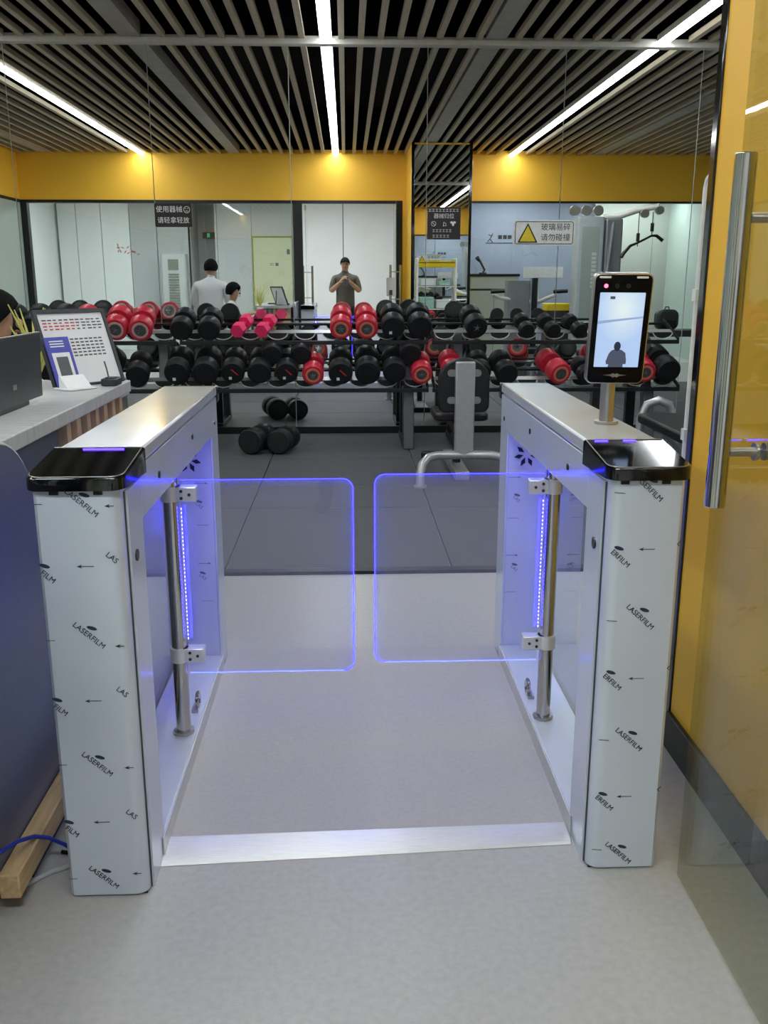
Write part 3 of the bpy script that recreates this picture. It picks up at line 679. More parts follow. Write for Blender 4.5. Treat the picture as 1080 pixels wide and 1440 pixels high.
# ================================================================== WEIGHT RACKS
def rack(x0, x1, l0, l1, label):
    rt = empty('dumbbell_rack', ((x0 + x1) / 2, 7.5, 0.02), label, 'dumbbell rack', 'two tier dumbbell racks')
    c = (x0 + x1) / 2; hw = (x1 - x0) / 2; z0 = 0.02
    for zf, yf in ((0.868, 0.02), (0.492, -0.07)):
        zf -= z0
        t = G().box(-hw, hw, yf, yf + 0.04, zf, zf + 0.032).obj('front_rail', 'rack_black', rt, 0.004)
        G().box(-hw, hw, yf + 0.36, yf + 0.39, zf + 0.135, zf + 0.155).obj('back_rail', 'rack_black', rt, 0.004)
        tr_ = G().hexa([(-hw, yf + 0.12, zf + 0.078), (hw, yf + 0.12, zf + 0.078), (hw, yf + 0.185, zf + 0.1), (-hw, yf + 0.185, zf + 0.1), (-hw, yf + 0.115, zf + 0.087), (hw, yf + 0.115, zf + 0.087), (hw, yf + 0.18, zf + 0.109), (-hw, yf + 0.18, zf + 0.109)]).obj('tray', 'rack_silver', rt)
        n = int(2 * hw / 0.215)
        for i in range(n):
            cx_ = -hw + 0.11 + i * (2 * hw - 0.22) / (n - 1)
            arc = [(0.082 * math.cos(R(t)), 0.052 * math.sin(R(t))) for t in range(185, 356, 17)]
            if i == 0 :
                sm = G(); sm.tube([(a, 0.0, b) for a, b in arc], 0.0045, 6)
                sd = sm.mesh('saddle', 'edge_white')
                pm = G(); pm.prism([(a * 0.94, b * 0.94) for a, b in arc] + [(0.075, 0.0), (-0.075, 0.0)], 0.008, 0.02, 'Y'); pd = pm.mesh('saddle_pad', 'rack_black')
            so = bpy.data.objects.new('saddle', sd); COL.objects.link(so); so.parent = rt; so.location = (cx_, yf + 0.095, zf + 0.088)
            po = bpy.data.objects.new('saddle_pad', pd); COL.objects.link(po); po.parent = so
        for sx in (-1, 1):
            e = sx * (hw - 0.012)
            G().hexa([(e - 0.01, yf, zf + 0.032), (e + 0.01, yf, zf + 0.032), (e + 0.01, yf + 0.4, zf + 0.165), (e - 0.01, yf + 0.4, zf + 0.165), (e - 0.01, yf, zf + 0.05), (e + 0.01, yf, zf + 0.05), (e + 0.01, yf + 0.4, zf + 0.19), (e - 0.01, yf + 0.4, zf + 0.19)]).obj('end_bracket', 'rack_black', rt)
    for lx in (l0, l1):
        q = lx - c
        G().hexa([(q - 0.045, -0.06, 0.0), (q + 0.045, -0.06, 0.0), (q + 0.045, 0.06, 0.0), (q - 0.045, 0.06, 0.0), (q - 0.045, 0.04, 0.472), (q + 0.045, 0.04, 0.472), (q + 0.045, 0.14, 0.51), (q - 0.045, 0.14, 0.51)]).obj('leg', 'rack_grey', rt, 0.008)
        G().hexa([(q - 0.04, 0.1, 0.5), (q + 0.04, 0.1, 0.5), (q + 0.04, 0.2, 0.56), (q - 0.04, 0.2, 0.56), (q - 0.04, 0.18, 0.87), (q + 0.04, 0.18, 0.87), (q + 0.04, 0.26, 0.92), (q - 0.04, 0.26, 0.92)]).obj('upright', 'rack_grey', rt, 0.008)
        G().box(q - 0.045, q + 0.045, 0.06, 0.62, 0.0, 0.05).obj('foot', 'rack_black', rt, 0.006)
        G().box(q - 0.04, q + 0.04, 0.5, 0.57, 0.05, 0.62).obj('leg', 'rack_black', rt, 0.006)
    return rt
rack(-3.36, -1.37, -3.15, -1.5, 'black two tier dumbbell rack at the left, behind the counter')
rack(-1.34, 0.66, -1.21, 0.50, 'black two tier dumbbell rack in the middle with a pink pair on top')
rack(0.69, 2.72, 0.92, 2.50, 'black two tier dumbbell rack at the right, behind the seat')

# ------------------------------------------------------------------ dumbbells
def head_prof(y0, y1, r): return [(r * 0.55, y0), (r * 0.88, y0), (r * 0.96, y0 + 0.006), (r, y0 + 0.014), (r, y1 - 0.014), (r * 0.93, y1 - 0.003), (r * 0.5, y1)]
LEN = 0.31
hd1 = head_prof(0, 0.118, 0.09); hd2 = [(r, LEN - y) for r, y in head_prof(0, 0.118, 0.09)]
ME = {}
for c in ('db_black', 'db_red', 'db_edge'):
    ME['h1', c] = G().lathe(hd1, 32).mesh('weight_head', c); ME['h2', c] = G().lathe(hd2, 32).mesh('weight_head', c)
ME['grip'] = G().lathe([(0.014, 0.112), (0.0165, 0.13), (0.0185, LEN / 2), (0.0165, LEN - 0.13), (0.014, LEN - 0.112)], 14).mesh('grip', 'chrome')
def ringm(y, r0, r1, m, nm):
    s = -1 if y < 0.1 else 1
    return G().lathe([(r0, y), (r0, y + s * 0.003), (r1, y + s * 0.003), (r1, y)], 28).mesh(nm, m)
def ann(y, r0, r1, m, nm):
    g = G(); n = 28; s = -1 if y < 0.1 else 1
    vs = [];
    for (r, yy) in ((r0, y), (r0, y + s * 0.003), (r1, y + s * 0.003), (r1, y)):
        vs += [(r * math.cos(2 * math.pi * k / n), yy, r * math.sin(2 * math.pi * k / n)) for k in range(n)]
    fs = [(i * n + k, i * n + (k + 1) % n, ((i + 1) % 4) * n + (k + 1) % n, ((i + 1) % 4) * n + k) for i in range(4) for k in range(n)]
    return g.add(vs, fs).mesh(nm, m)
for e, y in (('f', 0.0), ('b', LEN)):
    ME['ring', e] = ann(y, 0.046, 0.062, 'db_ring', 'ring'); ME['ringg', e] = ann(y, 0.046, 0.062, 'db_ring_grey', 'ring')
    ME['hub', e] = ringm(y, 0.001, 0.042, 'rack_grey', 'hub')
    g = G(); s = -1 if e == 'f' else 1
    for k in range(5):
        a = 2 * math.pi * k / 5 + 0.3
        g.prism([(0.006 * math.cos(a + 1.2), 0.006 * math.sin(a + 1.2)), (0.034 * math.cos(a), 0.034 * math.sin(a)), (0.006 * math.cos(a - 1.2), 0.006 * math.sin(a - 1.2))], y + s * 0.003, y + s * 0.006, 'Y')
    ME['star', e] = g.mesh('star', 'chrome')
ME['plate', 'f'] = ringm(0.0, 0.001, 0.066, 'leather', 'end_plate'); ME['plate', 'b'] = ringm(LEN, 0.001, 0.066, 'leather', 'end_plate')
ME['mark'] = G().box(-0.03, -0.008, -0.0045, -0.003, -0.05, -0.028).mesh('size_mark', 'sign_white')
ME['slash'] = G().prism([(-0.01, 0.03), (0.0, 0.034), (0.045, -0.012), (0.035, -0.016)], -0.0045, -0.003, 'Y').mesh('red_slash', 'db_red')
ME['rimband', 'f'] = ann(0.0, 0.078, 0.083, 'db_edge', 'rim_band')
for e, y in (('h1', 0.0), ('h2', 0.185)):
    ME['hex', e] = G().prism([(0.062 * math.cos(R(60 * t)), 0.062 * math.sin(R(60 * t))) for t in range(6)], y, y + 0.085, 'Y').mesh('weight_head', 'db_pink')
    ME['small', e] = G().lathe([(0.03, y), (0.058, y), (0.065, y + 0.01), (0.065, y + 0.075), (0.058, y + 0.085), (0.03, y + 0.085)], 26).mesh('weight_head', 'db_black')
ME['pgrip'] = G().lathe([(0.02, 0.08), (0.022, 0.135), (0.02, 0.19)], 14).mesh('grip', 'db_pink')
ME['sgrip'] = G().lathe([(0.014, 0.08), (0.018, 0.135), (0.014, 0.19)], 14).mesh('grip', 'chrome')
def dumbbell(P, r, kind, label, group, tilt=19, yaw=0, roll=0):
    root = empty('dumbbell', P, label, 'dumbbell', group)
    root.rotation_euler = (R(tilt), R(roll), R(yaw))
    def add(nm, me):
        o = bpy.data.objects.new(nm, me); COL.objects.link(o); o.parent = root; return o
    base = {'pink': 0.062, 'small': 0.065}.get(kind, 0.09)
    root.scale = [r / base] * 3
    if kind == 'pink':
        add('weight_head', ME['hex', 'h1']); add('weight_head', ME['hex', 'h2']); add('grip', ME['pgrip'])
    elif kind == 'small':
        add('weight_head', ME['small', 'h1']); add('weight_head', ME['small', 'h2']); add('grip', ME['sgrip'])
    else:
        c = 'db_red' if kind.startswith('red') else 'db_black'
        a = add('weight_head', ME['h1', c]); b = add('weight_head', ME['h2', c]); add('grip', ME['grip'])
        for h, e in ((a, 'f'), (b, 'b')):
            def sub(nm, me):
                o = bpy.data.objects.new(nm, me); COL.objects.link(o); o.parent = h
            if kind.startswith('red'):
                sub('ring', ME['ringg' if kind == 'redg' else 'ring', e]); sub('hub', ME['hub', e]); sub('star', ME['star', e])
            else:
                sub('end_plate', ME['plate', e])
                if kind == 'mark' and e == 'f': sub('size_mark', ME['mark']); sub('red_slash', ME['slash'])
                if kind == 'num' and e == 'f': sub('size_mark', ME['mark'])
                if kind == 'star' and e == 'f': sub('star', ME['star', 'f'])
    return root
K = {'red': 'red dumbbell with an orange ring', 'redg': 'red dumbbell with a pale ring', 'black': 'plain black rubber dumbbell', 'mark': 'black dumbbell with a red slash', 'num': 'black dumbbell with a white mark', 'star': 'black dumbbell with a star shaped hub', 'pink': 'small pink dumbbell', 'small': 'small black dumbbell'}
ORD = ['first', 'second', 'third', 'fourth', 'fifth', 'sixth', 'seventh', 'eighth', 'ninth', 'tenth', 'eleventh', 'twelfth']
def row(items, Y, place, group, px=0.00575):
    for i, (x, y, d, kind, *ex) in enumerate(items):
        P = at(x, y, Y)
        dumbbell(P, d / 2 * px, kind, f'{K[kind]}, {ORD[i]} from left {place}', group, yaw=(ex[0] if ex else 0))
UY, LY = 7.5, 7.415
row([(8, 462, 33, 'black'), (44, 462, 33, 'black'), (82, 462, 33, 'black'), (120, 463, 33, 'redg', 8), (162, 464, 33, 'redg', 4), (197, 465, 33, 'redg', 4)], UY, 'on left rack upper tier', 'dumbbells on the left rack')
row([(254, 465, 31, 'black'), (293, 465, 31, 'black'), (333, 466, 20, 'pink', -16), (367, 466, 20, 'pink', -16), (479.5, 463, 31, 'red'), (516, 463, 31, 'red'), (553, 461, 33, 'num'), (591, 461, 34, 'black')], UY, 'on middle rack upper tier', 'dumbbells on the middle rack')
row([(671, 461, 31, 'star', 6), (742, 466, 22, 'small', 4), (779, 466, 22, 'small', 10), (817, 466, 22, 'small', 14)], UY, 'on right rack upper tier', 'dumbbells on the right rack')
row([(72, 524, 36, 'black'), (150, 527, 34, 'black'), (193, 529, 32, 'black', 4)], LY, 'on left rack lower tier', 'dumbbells on the left rack')
row([(248, 526, 35, 'num'), (288, 526, 36, 'black'), (327, 525, 33, 'mark'), (364, 525, 33, 'black'), (403, 525, 32, 'mark'), (440, 528, 30, 'red'), (479, 526, 34, 'mark'), (517, 525, 36, 'black'), (555, 524, 33, 'black'), (593, 527, 30, 'red')], LY, 'on middle rack lower tier', 'dumbbells on the middle rack')
row([(636, 525, 31, 'red'), (676, 525, 30, 'black'), (714, 527, 32, 'black', 6), (789, 526, 33, 'red', 14), (827, 530, 27, 'black', 4), (862, 526, 31, 'black'), (908, 524, 31, 'red'), (941, 523, 36, 'black', 6)], LY, 'on right rack lower tier', 'dumbbells on the right rack')
for i, (x, y, d) in enumerate(((382, 499.5, 29), (423, 500, 29), (577, 499, 31))):
    dumbbell(at(x, y, 7.48), d / 2 * 0.00575, 'black', ('black dumbbell piled on the lower row, below the right pink one', 'black dumbbell piled on the lower row, left of the red one', 'black dumbbell piled on the lower row, above the rightmost red one')[i], 'piled dumbbells', 19)
for i, (x, y, d, yw) in enumerate(((351, 624, 37, -16), (391, 622, 35, -12))):
    P = at(x, y, 7.25); r = d / 2 * 0.0056; P.z = 0.021 + r
    dumbbell(P, r, 'black', ('black dumbbell on the floor under the rack, left of the pair', 'black dumbbell on the floor under the rack, right of the pair')[i], 'dumbbells on the floor', 0, yw)

# ================================================================== SIGNS ON THE MIRROR
s1 = empty('notice_sign', (-1.483, MY, 1.915), 'black sign with two rows of white characters on the mirror', 'sign')
G().prism(rrect(-0.157, 0.157, -0.098, 0.098, 0.012), -0.006, -0.0005, 'Y').obj('plate', 'sign_black', s1)
text('使用器械', 0.057, 'sign_white', s1, (-0.032, -0.0068, 0.045), FACE)
text('请轻拿轻放', 0.055, 'sign_white', s1, (0.0, -0.0068, -0.045), FACE)
G().tube([(0.118 + 0.026 * math.cos(R(t)), -0.0075, 0.045 + 0.026 * math.sin(R(t))) for t in range(0, 360, 24)], 0.0025, 6, True).obj('round_icon', 'sign_white', s1)
for b in ((0.105, 0.113, 0.05, 0.056), (0.123, 0.131, 0.05, 0.056), (0.107, 0.129, 0.032, 0.037)): G().box(b[0], b[1], -0.0075, -0.0065, b[2], b[3]).obj('icon_stroke', 'sign_white', s1)
s2 = empty('warning_sign', (1.74, MY, 1.775), 'white warning sign with a yellow triangle on the mirror', 'sign')
G().prism(rrect(-0.27, 0.27, -0.107, 0.107, 0.02), -0.006, -0.0005, 'Y').obj('plate', 'sign_white', s2)
G().tube([(a, -0.0066, b) for a, b in rrect(-0.255, 0.255, -0.093, 0.093, 0.018)], 0.003, 6, True).obj('border', 'sign_ink', s2)
G().prism([(-0.235, -0.083), (-0.057, -0.083), (-0.146, 0.082)], -0.0075, -0.0064, 'Y').obj('triangle', 'sign_ink', s2)
G().prism([(-0.216, -0.073), (-0.076, -0.073), (-0.146, 0.06)], -0.0088, -0.0076, 'Y').obj('triangle_fill', 'sign_yellow', s2)
text('玻璃易碎', 0.066, 'sign_ink', s2, (0.1, -0.0068, 0.045), FACE)
text('请勿碰撞', 0.066, 'sign_ink', s2, (0.1, -0.0068, -0.042), FACE)
s3 = empty('rules_sign', (0.855, MY, 1.853), 'dark brown rules sign with icons beside the pillar reflection on the mirror', 'sign')
G().box(-0.145, 0.145, -0.006, -0.0005, -0.135, 0.135).obj('plate', 'sign_brown', s3)
text('器械归位', 0.045, 'sign_white', s3, (0.0, -0.0068, 0.058), FACE)
for j, (z, n, wd_, x0) in enumerate(((0.108, 9, 0.023, -0.135), (-0.062, 6, 0.022, -0.1), (-0.108, 5, 0.024, -0.1))):
    for i in range(n):
        x = x0 + i * (wd_ + 0.007); h = 0.011
        for b in ((x, x + wd_, z + h - 0.004, z + h), (x, x + wd_, z - h, z - h + 0.004), (x + wd_ * 0.4, x + wd_ * 0.6, z - h, z + h)): G().box(b[0], b[1], -0.0072, -0.0062, b[2], b[3]).obj('small_print', 'edge_white', s3)
G().tube([(-0.09 + 0.02 * math.cos(R(t)), -0.0072, -0.004 + 0.02 * math.sin(R(t))) for t in range(0, 360, 30)], 0.002, 6, True).obj('no_icon', 'sign_white', s3)
G().tube([(-0.105, -0.0072, 0.01), (-0.075, -0.0072, -0.018)], 0.002, 6).obj('no_icon_bar', 'sign_white', s3)
G().tube([(-0.005, -0.0072, -0.02), (0.0, -0.0072, 0.012), (0.015, -0.0072, 0.0), (0.02, -0.0072, -0.02), (-0.01, -0.0072, -0.022)], 0.0025, 6).obj('figure_icon', 'sign_white', s3)
G().prism([(0.055, 0.012), (0.07, 0.018), (0.08, 0.01), (0.09, 0.018), (0.105, 0.012), (0.1, -0.004), (0.094, 0.002), (0.085, -0.022), (0.075, -0.022), (0.066, 0.002), (0.06, -0.004)], -0.0075, -0.0062, 'Y').obj('shirt_icon', 'sign_white', s3)

# ================================================================== UPRIGHT SEAT MACHINE
um = empty('upright_bench', (0.795, 6.2, 0.02), 'black padded upright bench on a thick grey post, seen from behind', 'bench')
G().box(-0.066, 0.066, -0.03, 0.03, 0.17, 0.825).obj('back_post', 'frame_grey', um, 0.008)
pad = rrect(-0.175, 0.175, 0.475, 0.845, 0.05, 5, (1, 1, 0, 0))
pad = [p for p in pad[:12]] + [(0.175, 0.70)] + [(0.175 * math.cos(R(t)), 0.70 + 0.145 * math.sin(R(t))) for t in range(10, 171, 10)] + [(-0.175, 0.70)]
G().prism(pad, 0.035, 0.095, 'Y').obj('backrest', 'leather', um, 0.012)
for sx in (-1, 1):
    for z in (0.56, 0.745):
        q = G().prism(rrect(sx * 0.085 - 0.03, sx * 0.085 + 0.03, z - 0.024, z + 0.024, 0.022), 0.028, 0.035, 'Y').obj('bolt_plate', 'steel', um)
        G().cyl((sx * 0.09, 0.022, z), (sx * 0.09, 0.03, z), 0.008, n=10).obj('bolt', 'steel', q)
G().prism(rrect(-0.19, 0.19, 0.12, 0.55, 0.06), 0.40, 0.455, 'Z').obj('seat', 'leather', um, 0.015)
G().box(-0.06, 0.06, 0.03, 0.6, 0.33, 0.395).obj('seat_beam', 'rack_black', um, 0.006)
G().box(-0.05, 0.05, 0.03, 0.9, 0.0, 0.06).obj('floor_beam', 'frame_grey', um, 0.006)
G().box(-0.22, 0.22, 0.85, 0.91, 0.0, 0.05).obj('front_foot', 'rack_black', um, 0.006)
G().cyl((0, 0.4, 0.06), (0, 0.4, 0.33), 0.03).obj('seat_stem', 'rack_black', um)
pth = [(-0.31, -0.18, 0.0), (-0.31, -0.17, 0.09), (-0.295, -0.14, 0.15), (-0.25, -0.08, 0.185), (-0.19, -0.03, 0.19), (0, 0.0, 0.19), (0.19, -0.03, 0.19), (0.25, -0.08, 0.185), (0.295, -0.14, 0.15), (0.31, -0.17, 0.09), (0.31, -0.18, 0.0)]
G().tube(pth, 0.03, 14).obj('rear_foot_tube', 'frame_grey', um)
for sx in (-1, 1): G().cyl((sx * 0.31, -0.18, 0), (sx * 0.31, -0.18, 0.014), 0.045).obj('foot_pad', 'frame_grey', um)
fb = empty('flat_bench', (2.2, 5.75, 0.02), 'flat black padded bench on silver tubes behind the right gate', 'bench')
G().prism(rrect(-0.17, 0.17, -0.6, 0.6, 0.05), 0.385, 0.45, 'Z').obj('pad', 'leather', fb, 0.015)
G().box(-0.03, 0.03, -0.5, 0.5, 0.32, 0.384).obj('spine', 'frame_grey', fb)
for y in (-0.45, 0.45):
    G().tube([(-0.25, y, 0.02), (-0.2, y, 0.02), (-0.1, y, 0.22), (0, y, 0.31), (0.1, y, 0.22), (0.2, y, 0.02), (0.25, y, 0.02)], 0.022, 10).obj('leg', 'frame_grey', fb)
G().tube([(-0.12, 0.62, 0.02), (-0.12, 0.66, 0.4), (-0.08, 0.66, 0.5), (0.0, 0.66, 0.53), (0.08, 0.66, 0.5), (0.12, 0.66, 0.4), (0.12, 0.62, 0.02)], 0.03, 12).obj('bar_hoop', 'frame_grey', fb)

# ================================================================== WHITE SHELF AT THE PILLAR
ws = empty('white_shelf', (1.335, 2.672, 0), 'white metal shelf unit with glass shelves and a yellow header beside the pillar', 'shelf')
for sx in (-1, 1):
    side = [(sx * 0.285, -0.1, 0.0), (sx * 0.285, -0.1, 1.64), (sx * 0.285, -0.09, 1.662), (sx * 0.285, -0.07, 1.67), (sx * 0.285, 0.07, 1.67), (sx * 0.285, 0.09, 1.662), (sx * 0.285, 0.1, 1.64), (sx * 0.285, 0.1, 0.0)]
    G().tube(side, 0.0125, 10).obj('side_frame', 'white_paint', ws)
for z in (0.25, 0.6, 0.95, 1.28, 1.62):
    for y in (-0.1, 0.1): G().box(-0.275, 0.275, y - 0.008, y + 0.008, z - 0.012, z).obj('cross_bar', 'white_paint', ws)
    if z < 1.5: G().box(-0.275, 0.275, -0.1, 0.1, z + 0.0005, z + 0.008).obj('glass_shelf', 'glass', ws)
G().box(-0.27, 0.27, 0.095, 0.108, 1.55, 1.64).obj('header', 'yellow_plastic', ws)
for z in (0.9, 1.32): G().box(-0.3, -0.272, 0.085, 0.115, z, z + 0.035).obj('joint_block', 'white_paint', ws)
items = [(-0.12, 1.2885, 0.22, 0.1, 'box_white', 'white box on the second shelf of the white unit'), (0.12, 1.2885, 0.16, 0.07, 'box_green', 'pale green box on the second shelf of the white unit'), (-0.14, 0.9585, 0.2, 0.16, 'box_green', 'pale green carton on the third shelf of the white unit'), (0.1, 0.9585, 0.2, 0.12, 'box_white', 'white carton on the third shelf of the white unit'), (-0.1, 0.6085, 0.28, 0.14, 'dark_grey', 'dark bag shaped box on the fourth shelf of the white unit'), (0.13, 0.6085, 0.14, 0.2, 'dark_grey', 'tall dark box on the fourth shelf of the white unit')]
for x, z, w_, h, m, lb in items:
    o = empty('storage_box', (1.335 + x, 2.672, z), lb, 'box', 'boxes on the white shelf unit')
    G().box(-w_ / 2, w_ / 2, -0.08, 0.08, 0, h * 0.8).obj('carton', m, o, 0.004); G().box(-w_ / 2 - 0.003, w_ / 2 + 0.003, -0.083, 0.083, h * 0.8 + 0.0005, h).obj('lid', m, o, 0.004)

# ================================================================== MACHINES SEEN IN THE MIRRORS
lt = empty('lat_pulldown', (3.08, 4.6, 0.02), 'tall grey cable pulldown machine with a hanging black bar, in the mirrors', 'gym machine')
G().prism(rrect(-0.16, 0.18, -0.14, 0.14, 0.03), 0.0, 2.12, 'Z').obj('weight_tower', 'machine_pale', lt)
G().box(-0.1, 0.12, 0.141, 0.146, 0.5, 2.0).obj('tower_shield', 'panel_green', lt)
for i in range(9): G().box(0.03, 0.09, 0.147, 0.149, 1.25 + i * 0.05, 1.285 + i * 0.05).obj('tower_print', 'sign_white', lt)
G().box(0.2, 0.42, -0.12, 0.12, 0.0, 2.1).obj('stack_shroud', 'machine_grey', lt, 0.02)
G().tube([(0.2, 0, 2.12), (0.38, 0.1, 2.13), (0.55, 0.25, 2.19), (0.78, 0.38, 2.23)], 0.035, 10).obj('top_arm', 'white_paint', lt)
for x in (-0.18, -0.03, 0.12): G().cyl((x, -0.03, 2.2), (x, 0.03, 2.2), 0.065).obj('pulley', 'steel', lt)
G().cyl((0.6, 0.36, 2.14), (0.6, 0.42, 2.14), 0.05).obj('pulley', 'steel', lt); G().cyl((0.78, 0.36, 2.18), (0.78, 0.42, 2.18), 0.05).obj('pulley', 'steel', lt)
for x, z in ((0.53, 1.78), (0.7, 1.9)):
    G().cyl((x, 0.4, 2.16), (x, 0.4, z - 0.03), 0.006, n=6).obj('cable', 'black', lt); G().cyl((x, 0.4, z + 0.03), (x, 0.4, z + 0.13), 0.022).obj('cable_stop', 'black', lt)
G().tube([(0.33, 0.42, 1.62), (0.36, 0.41, 1.67), (0.44, 0.4, 1.76), (0.52, 0.4, 1.79), (0.7, 0.4, 1.88), (0.76, 0.4, 1.88), (0.84, 0.41, 1.82)], [0.022, 0.022, 0.018, 0.013, 0.013, 0.02, 0.022], 10).obj('pull_bar', 'black', lt)
G().tube([(0.3, 0.1, 2.05), (0.2, 0.2, 1.2), (0.1, 0.35, 0.1)], 0.03, 8).obj('rear_brace', 'machine_grey', lt)
G().box(-0.2, 0.5, 0.5, 0.85, 0.42, 0.5).obj('seat', 'leather', lt, 0.02); G().box(0.1, 0.2, 0.1, 0.9, 0.0, 0.42).obj('seat_frame', 'machine_grey', lt, 0.01)
cp = empty('chest_press', (2.42, 4.3, 0.02), 'chest press machine with a white name plate on top, in the mirrors', 'gym machine')
G().prism(rrect(-0.31, -0.02, -0.15, 0.15, 0.03), 0.0, 1.34, 'Z').obj('stack_shroud', 'machine_grey', cp)
G().box(0.0, 0.12, 0.0, 0.06, 0.0, 1.4).obj('column', 'machine_pale', cp, 0.01); G().box(0.02, 0.09, 0.061, 0.1, 0.4, 1.38).obj('back_pad', 'leather', cp, 0.01)
G().box(-0.11, 0.41, 0.1, 0.115, 1.375, 1.51).obj('name_plate', 'sign_white', cp, 0.004); G().box(0.03, 0.08, 0.06, 0.1, 1.38, 1.46).obj('plate_bracket', 'steel', cp)
for sx, x1 in ((-1, -0.52), (1, 0.30)):
    G().tube([(0.06 + sx * 0.06, 0.06, 1.07), (x1 - sx * 0.1, 0.16, 1.12), (x1, 0.2, 1.16), (x1, 0.24, 1.18)], 0.026, 8).obj('press_arm', 'white_paint', cp)
    G().cyl((x1 - 0.03, 0.24, 1.2), (x1 + 0.15, 0.24, 1.21), 0.024).obj('hand_grip', 'black', cp)
G().box(-0.2, 0.28, 0.1, 0.5, 0.42, 0.5).obj('seat', 'leather', cp, 0.02); G().box(-0.03, 0.12, 0.07, 0.7, 0.0, 0.41).obj('seat_frame', 'machine_grey', cp)
cbn = empty('storage_cabinet', (2.34, 1.62, 0), 'pale storage cabinet with a dark top by the glass, in the mirrors', 'cabinet')
G().box(-0.38, 0.38, -0.3, 0.2, 0.0, 1.2).obj('body', 'panel_green', cbn, 0.004); G().box(-0.38, 0.38, -0.3, 0.21, 1.23, 1.42).obj('top_drawer', 'panel_green', cbn, 0.004)
G().box(-0.37, 0.37, -0.29, 0.19, 1.2, 1.23).obj('black_gap', 'black', cbn); G().box(-0.4, 0.4, -0.32, 0.23, 1.42, 1.46).obj('top', 'black', cbn, 0.004)  # black inset strip between body and top drawer
G().box(-0.004, 0.004, 0.201, 0.206, 0.05, 1.19).obj('door_joint', 'ac_grille', cbn)
dl = empty('desk_lamp', (2.18, 1.62, 1.46), 'small dark desk lamp on the pale cabinet, in the mirrors', 'lamp')
G().cyl((0, 0, 0), (0, 0, 0.02), 0.06).obj('base', 'dark_grey', dl); G().tube([(0, 0, 0.02), (0.03, 0, 0.06), (-0.06, 0, 0.22)], 0.018, 8).obj('arm', 'dark_grey', dl); G().cyl((-0.06, 0, 0.2), (-0.1, 0.03, 0.25), 0.02, 0.035).obj('shade', 'dark_grey', dl)
pb2 = empty('plyo_box', (2.95, 3.55, 0), 'black box with a yellow top band near the pulldown tower, in the mirrors', 'box')
G().box(-0.16, 0.16, -0.16, 0.16, 0, 0.95).obj('body', 'dark_grey', pb2, 0.01); G().box(-0.162, 0.162, -0.162, 0.162, 0.9505, 1.05).obj('top_band', 'yellow_plastic', pb2, 0.01)
rb = empty('rest_bench', (4.05, 5.0, 0.02), 'tall grey locker bench under a dark bag at the right of the mirrors', 'bench')
G().box(-0.5, 0.5, -0.2, 0.2, 0.66, 0.74).obj('top', 'dark_grey', rb, 0.01)
for x in (-0.44, 0.44):
    for y in (-0.15, 0.15): G().box(x - 0.025, x + 0.025, y - 0.025, y + 0.025, 0, 0.66).obj('leg', 'machine_grey', rb)
bg = empty('backpack', (4.04, 5.0, 0.76), 'dark green backpack on the bench at the right of the mirrors', 'bag')
G().prism(rrect(-0.14, 0.14, 0.0, 0.25, 0.08), -0.08, 0.08, 'Y').obj('body', 'dark_grey', bg, 0.03); G().prism(rrect(-0.1, 0.1, 0.02, 0.12, 0.02), 0.08, 0.12, 'Y').obj('pocket', 'black', bg, 0.015)
G().tube([(-0.03, 0, 0.245), (-0.02, 0, 0.28), (0.02, 0, 0.28), (0.03, 0, 0.245)], 0.008, 6).obj('loop', 'black', bg)

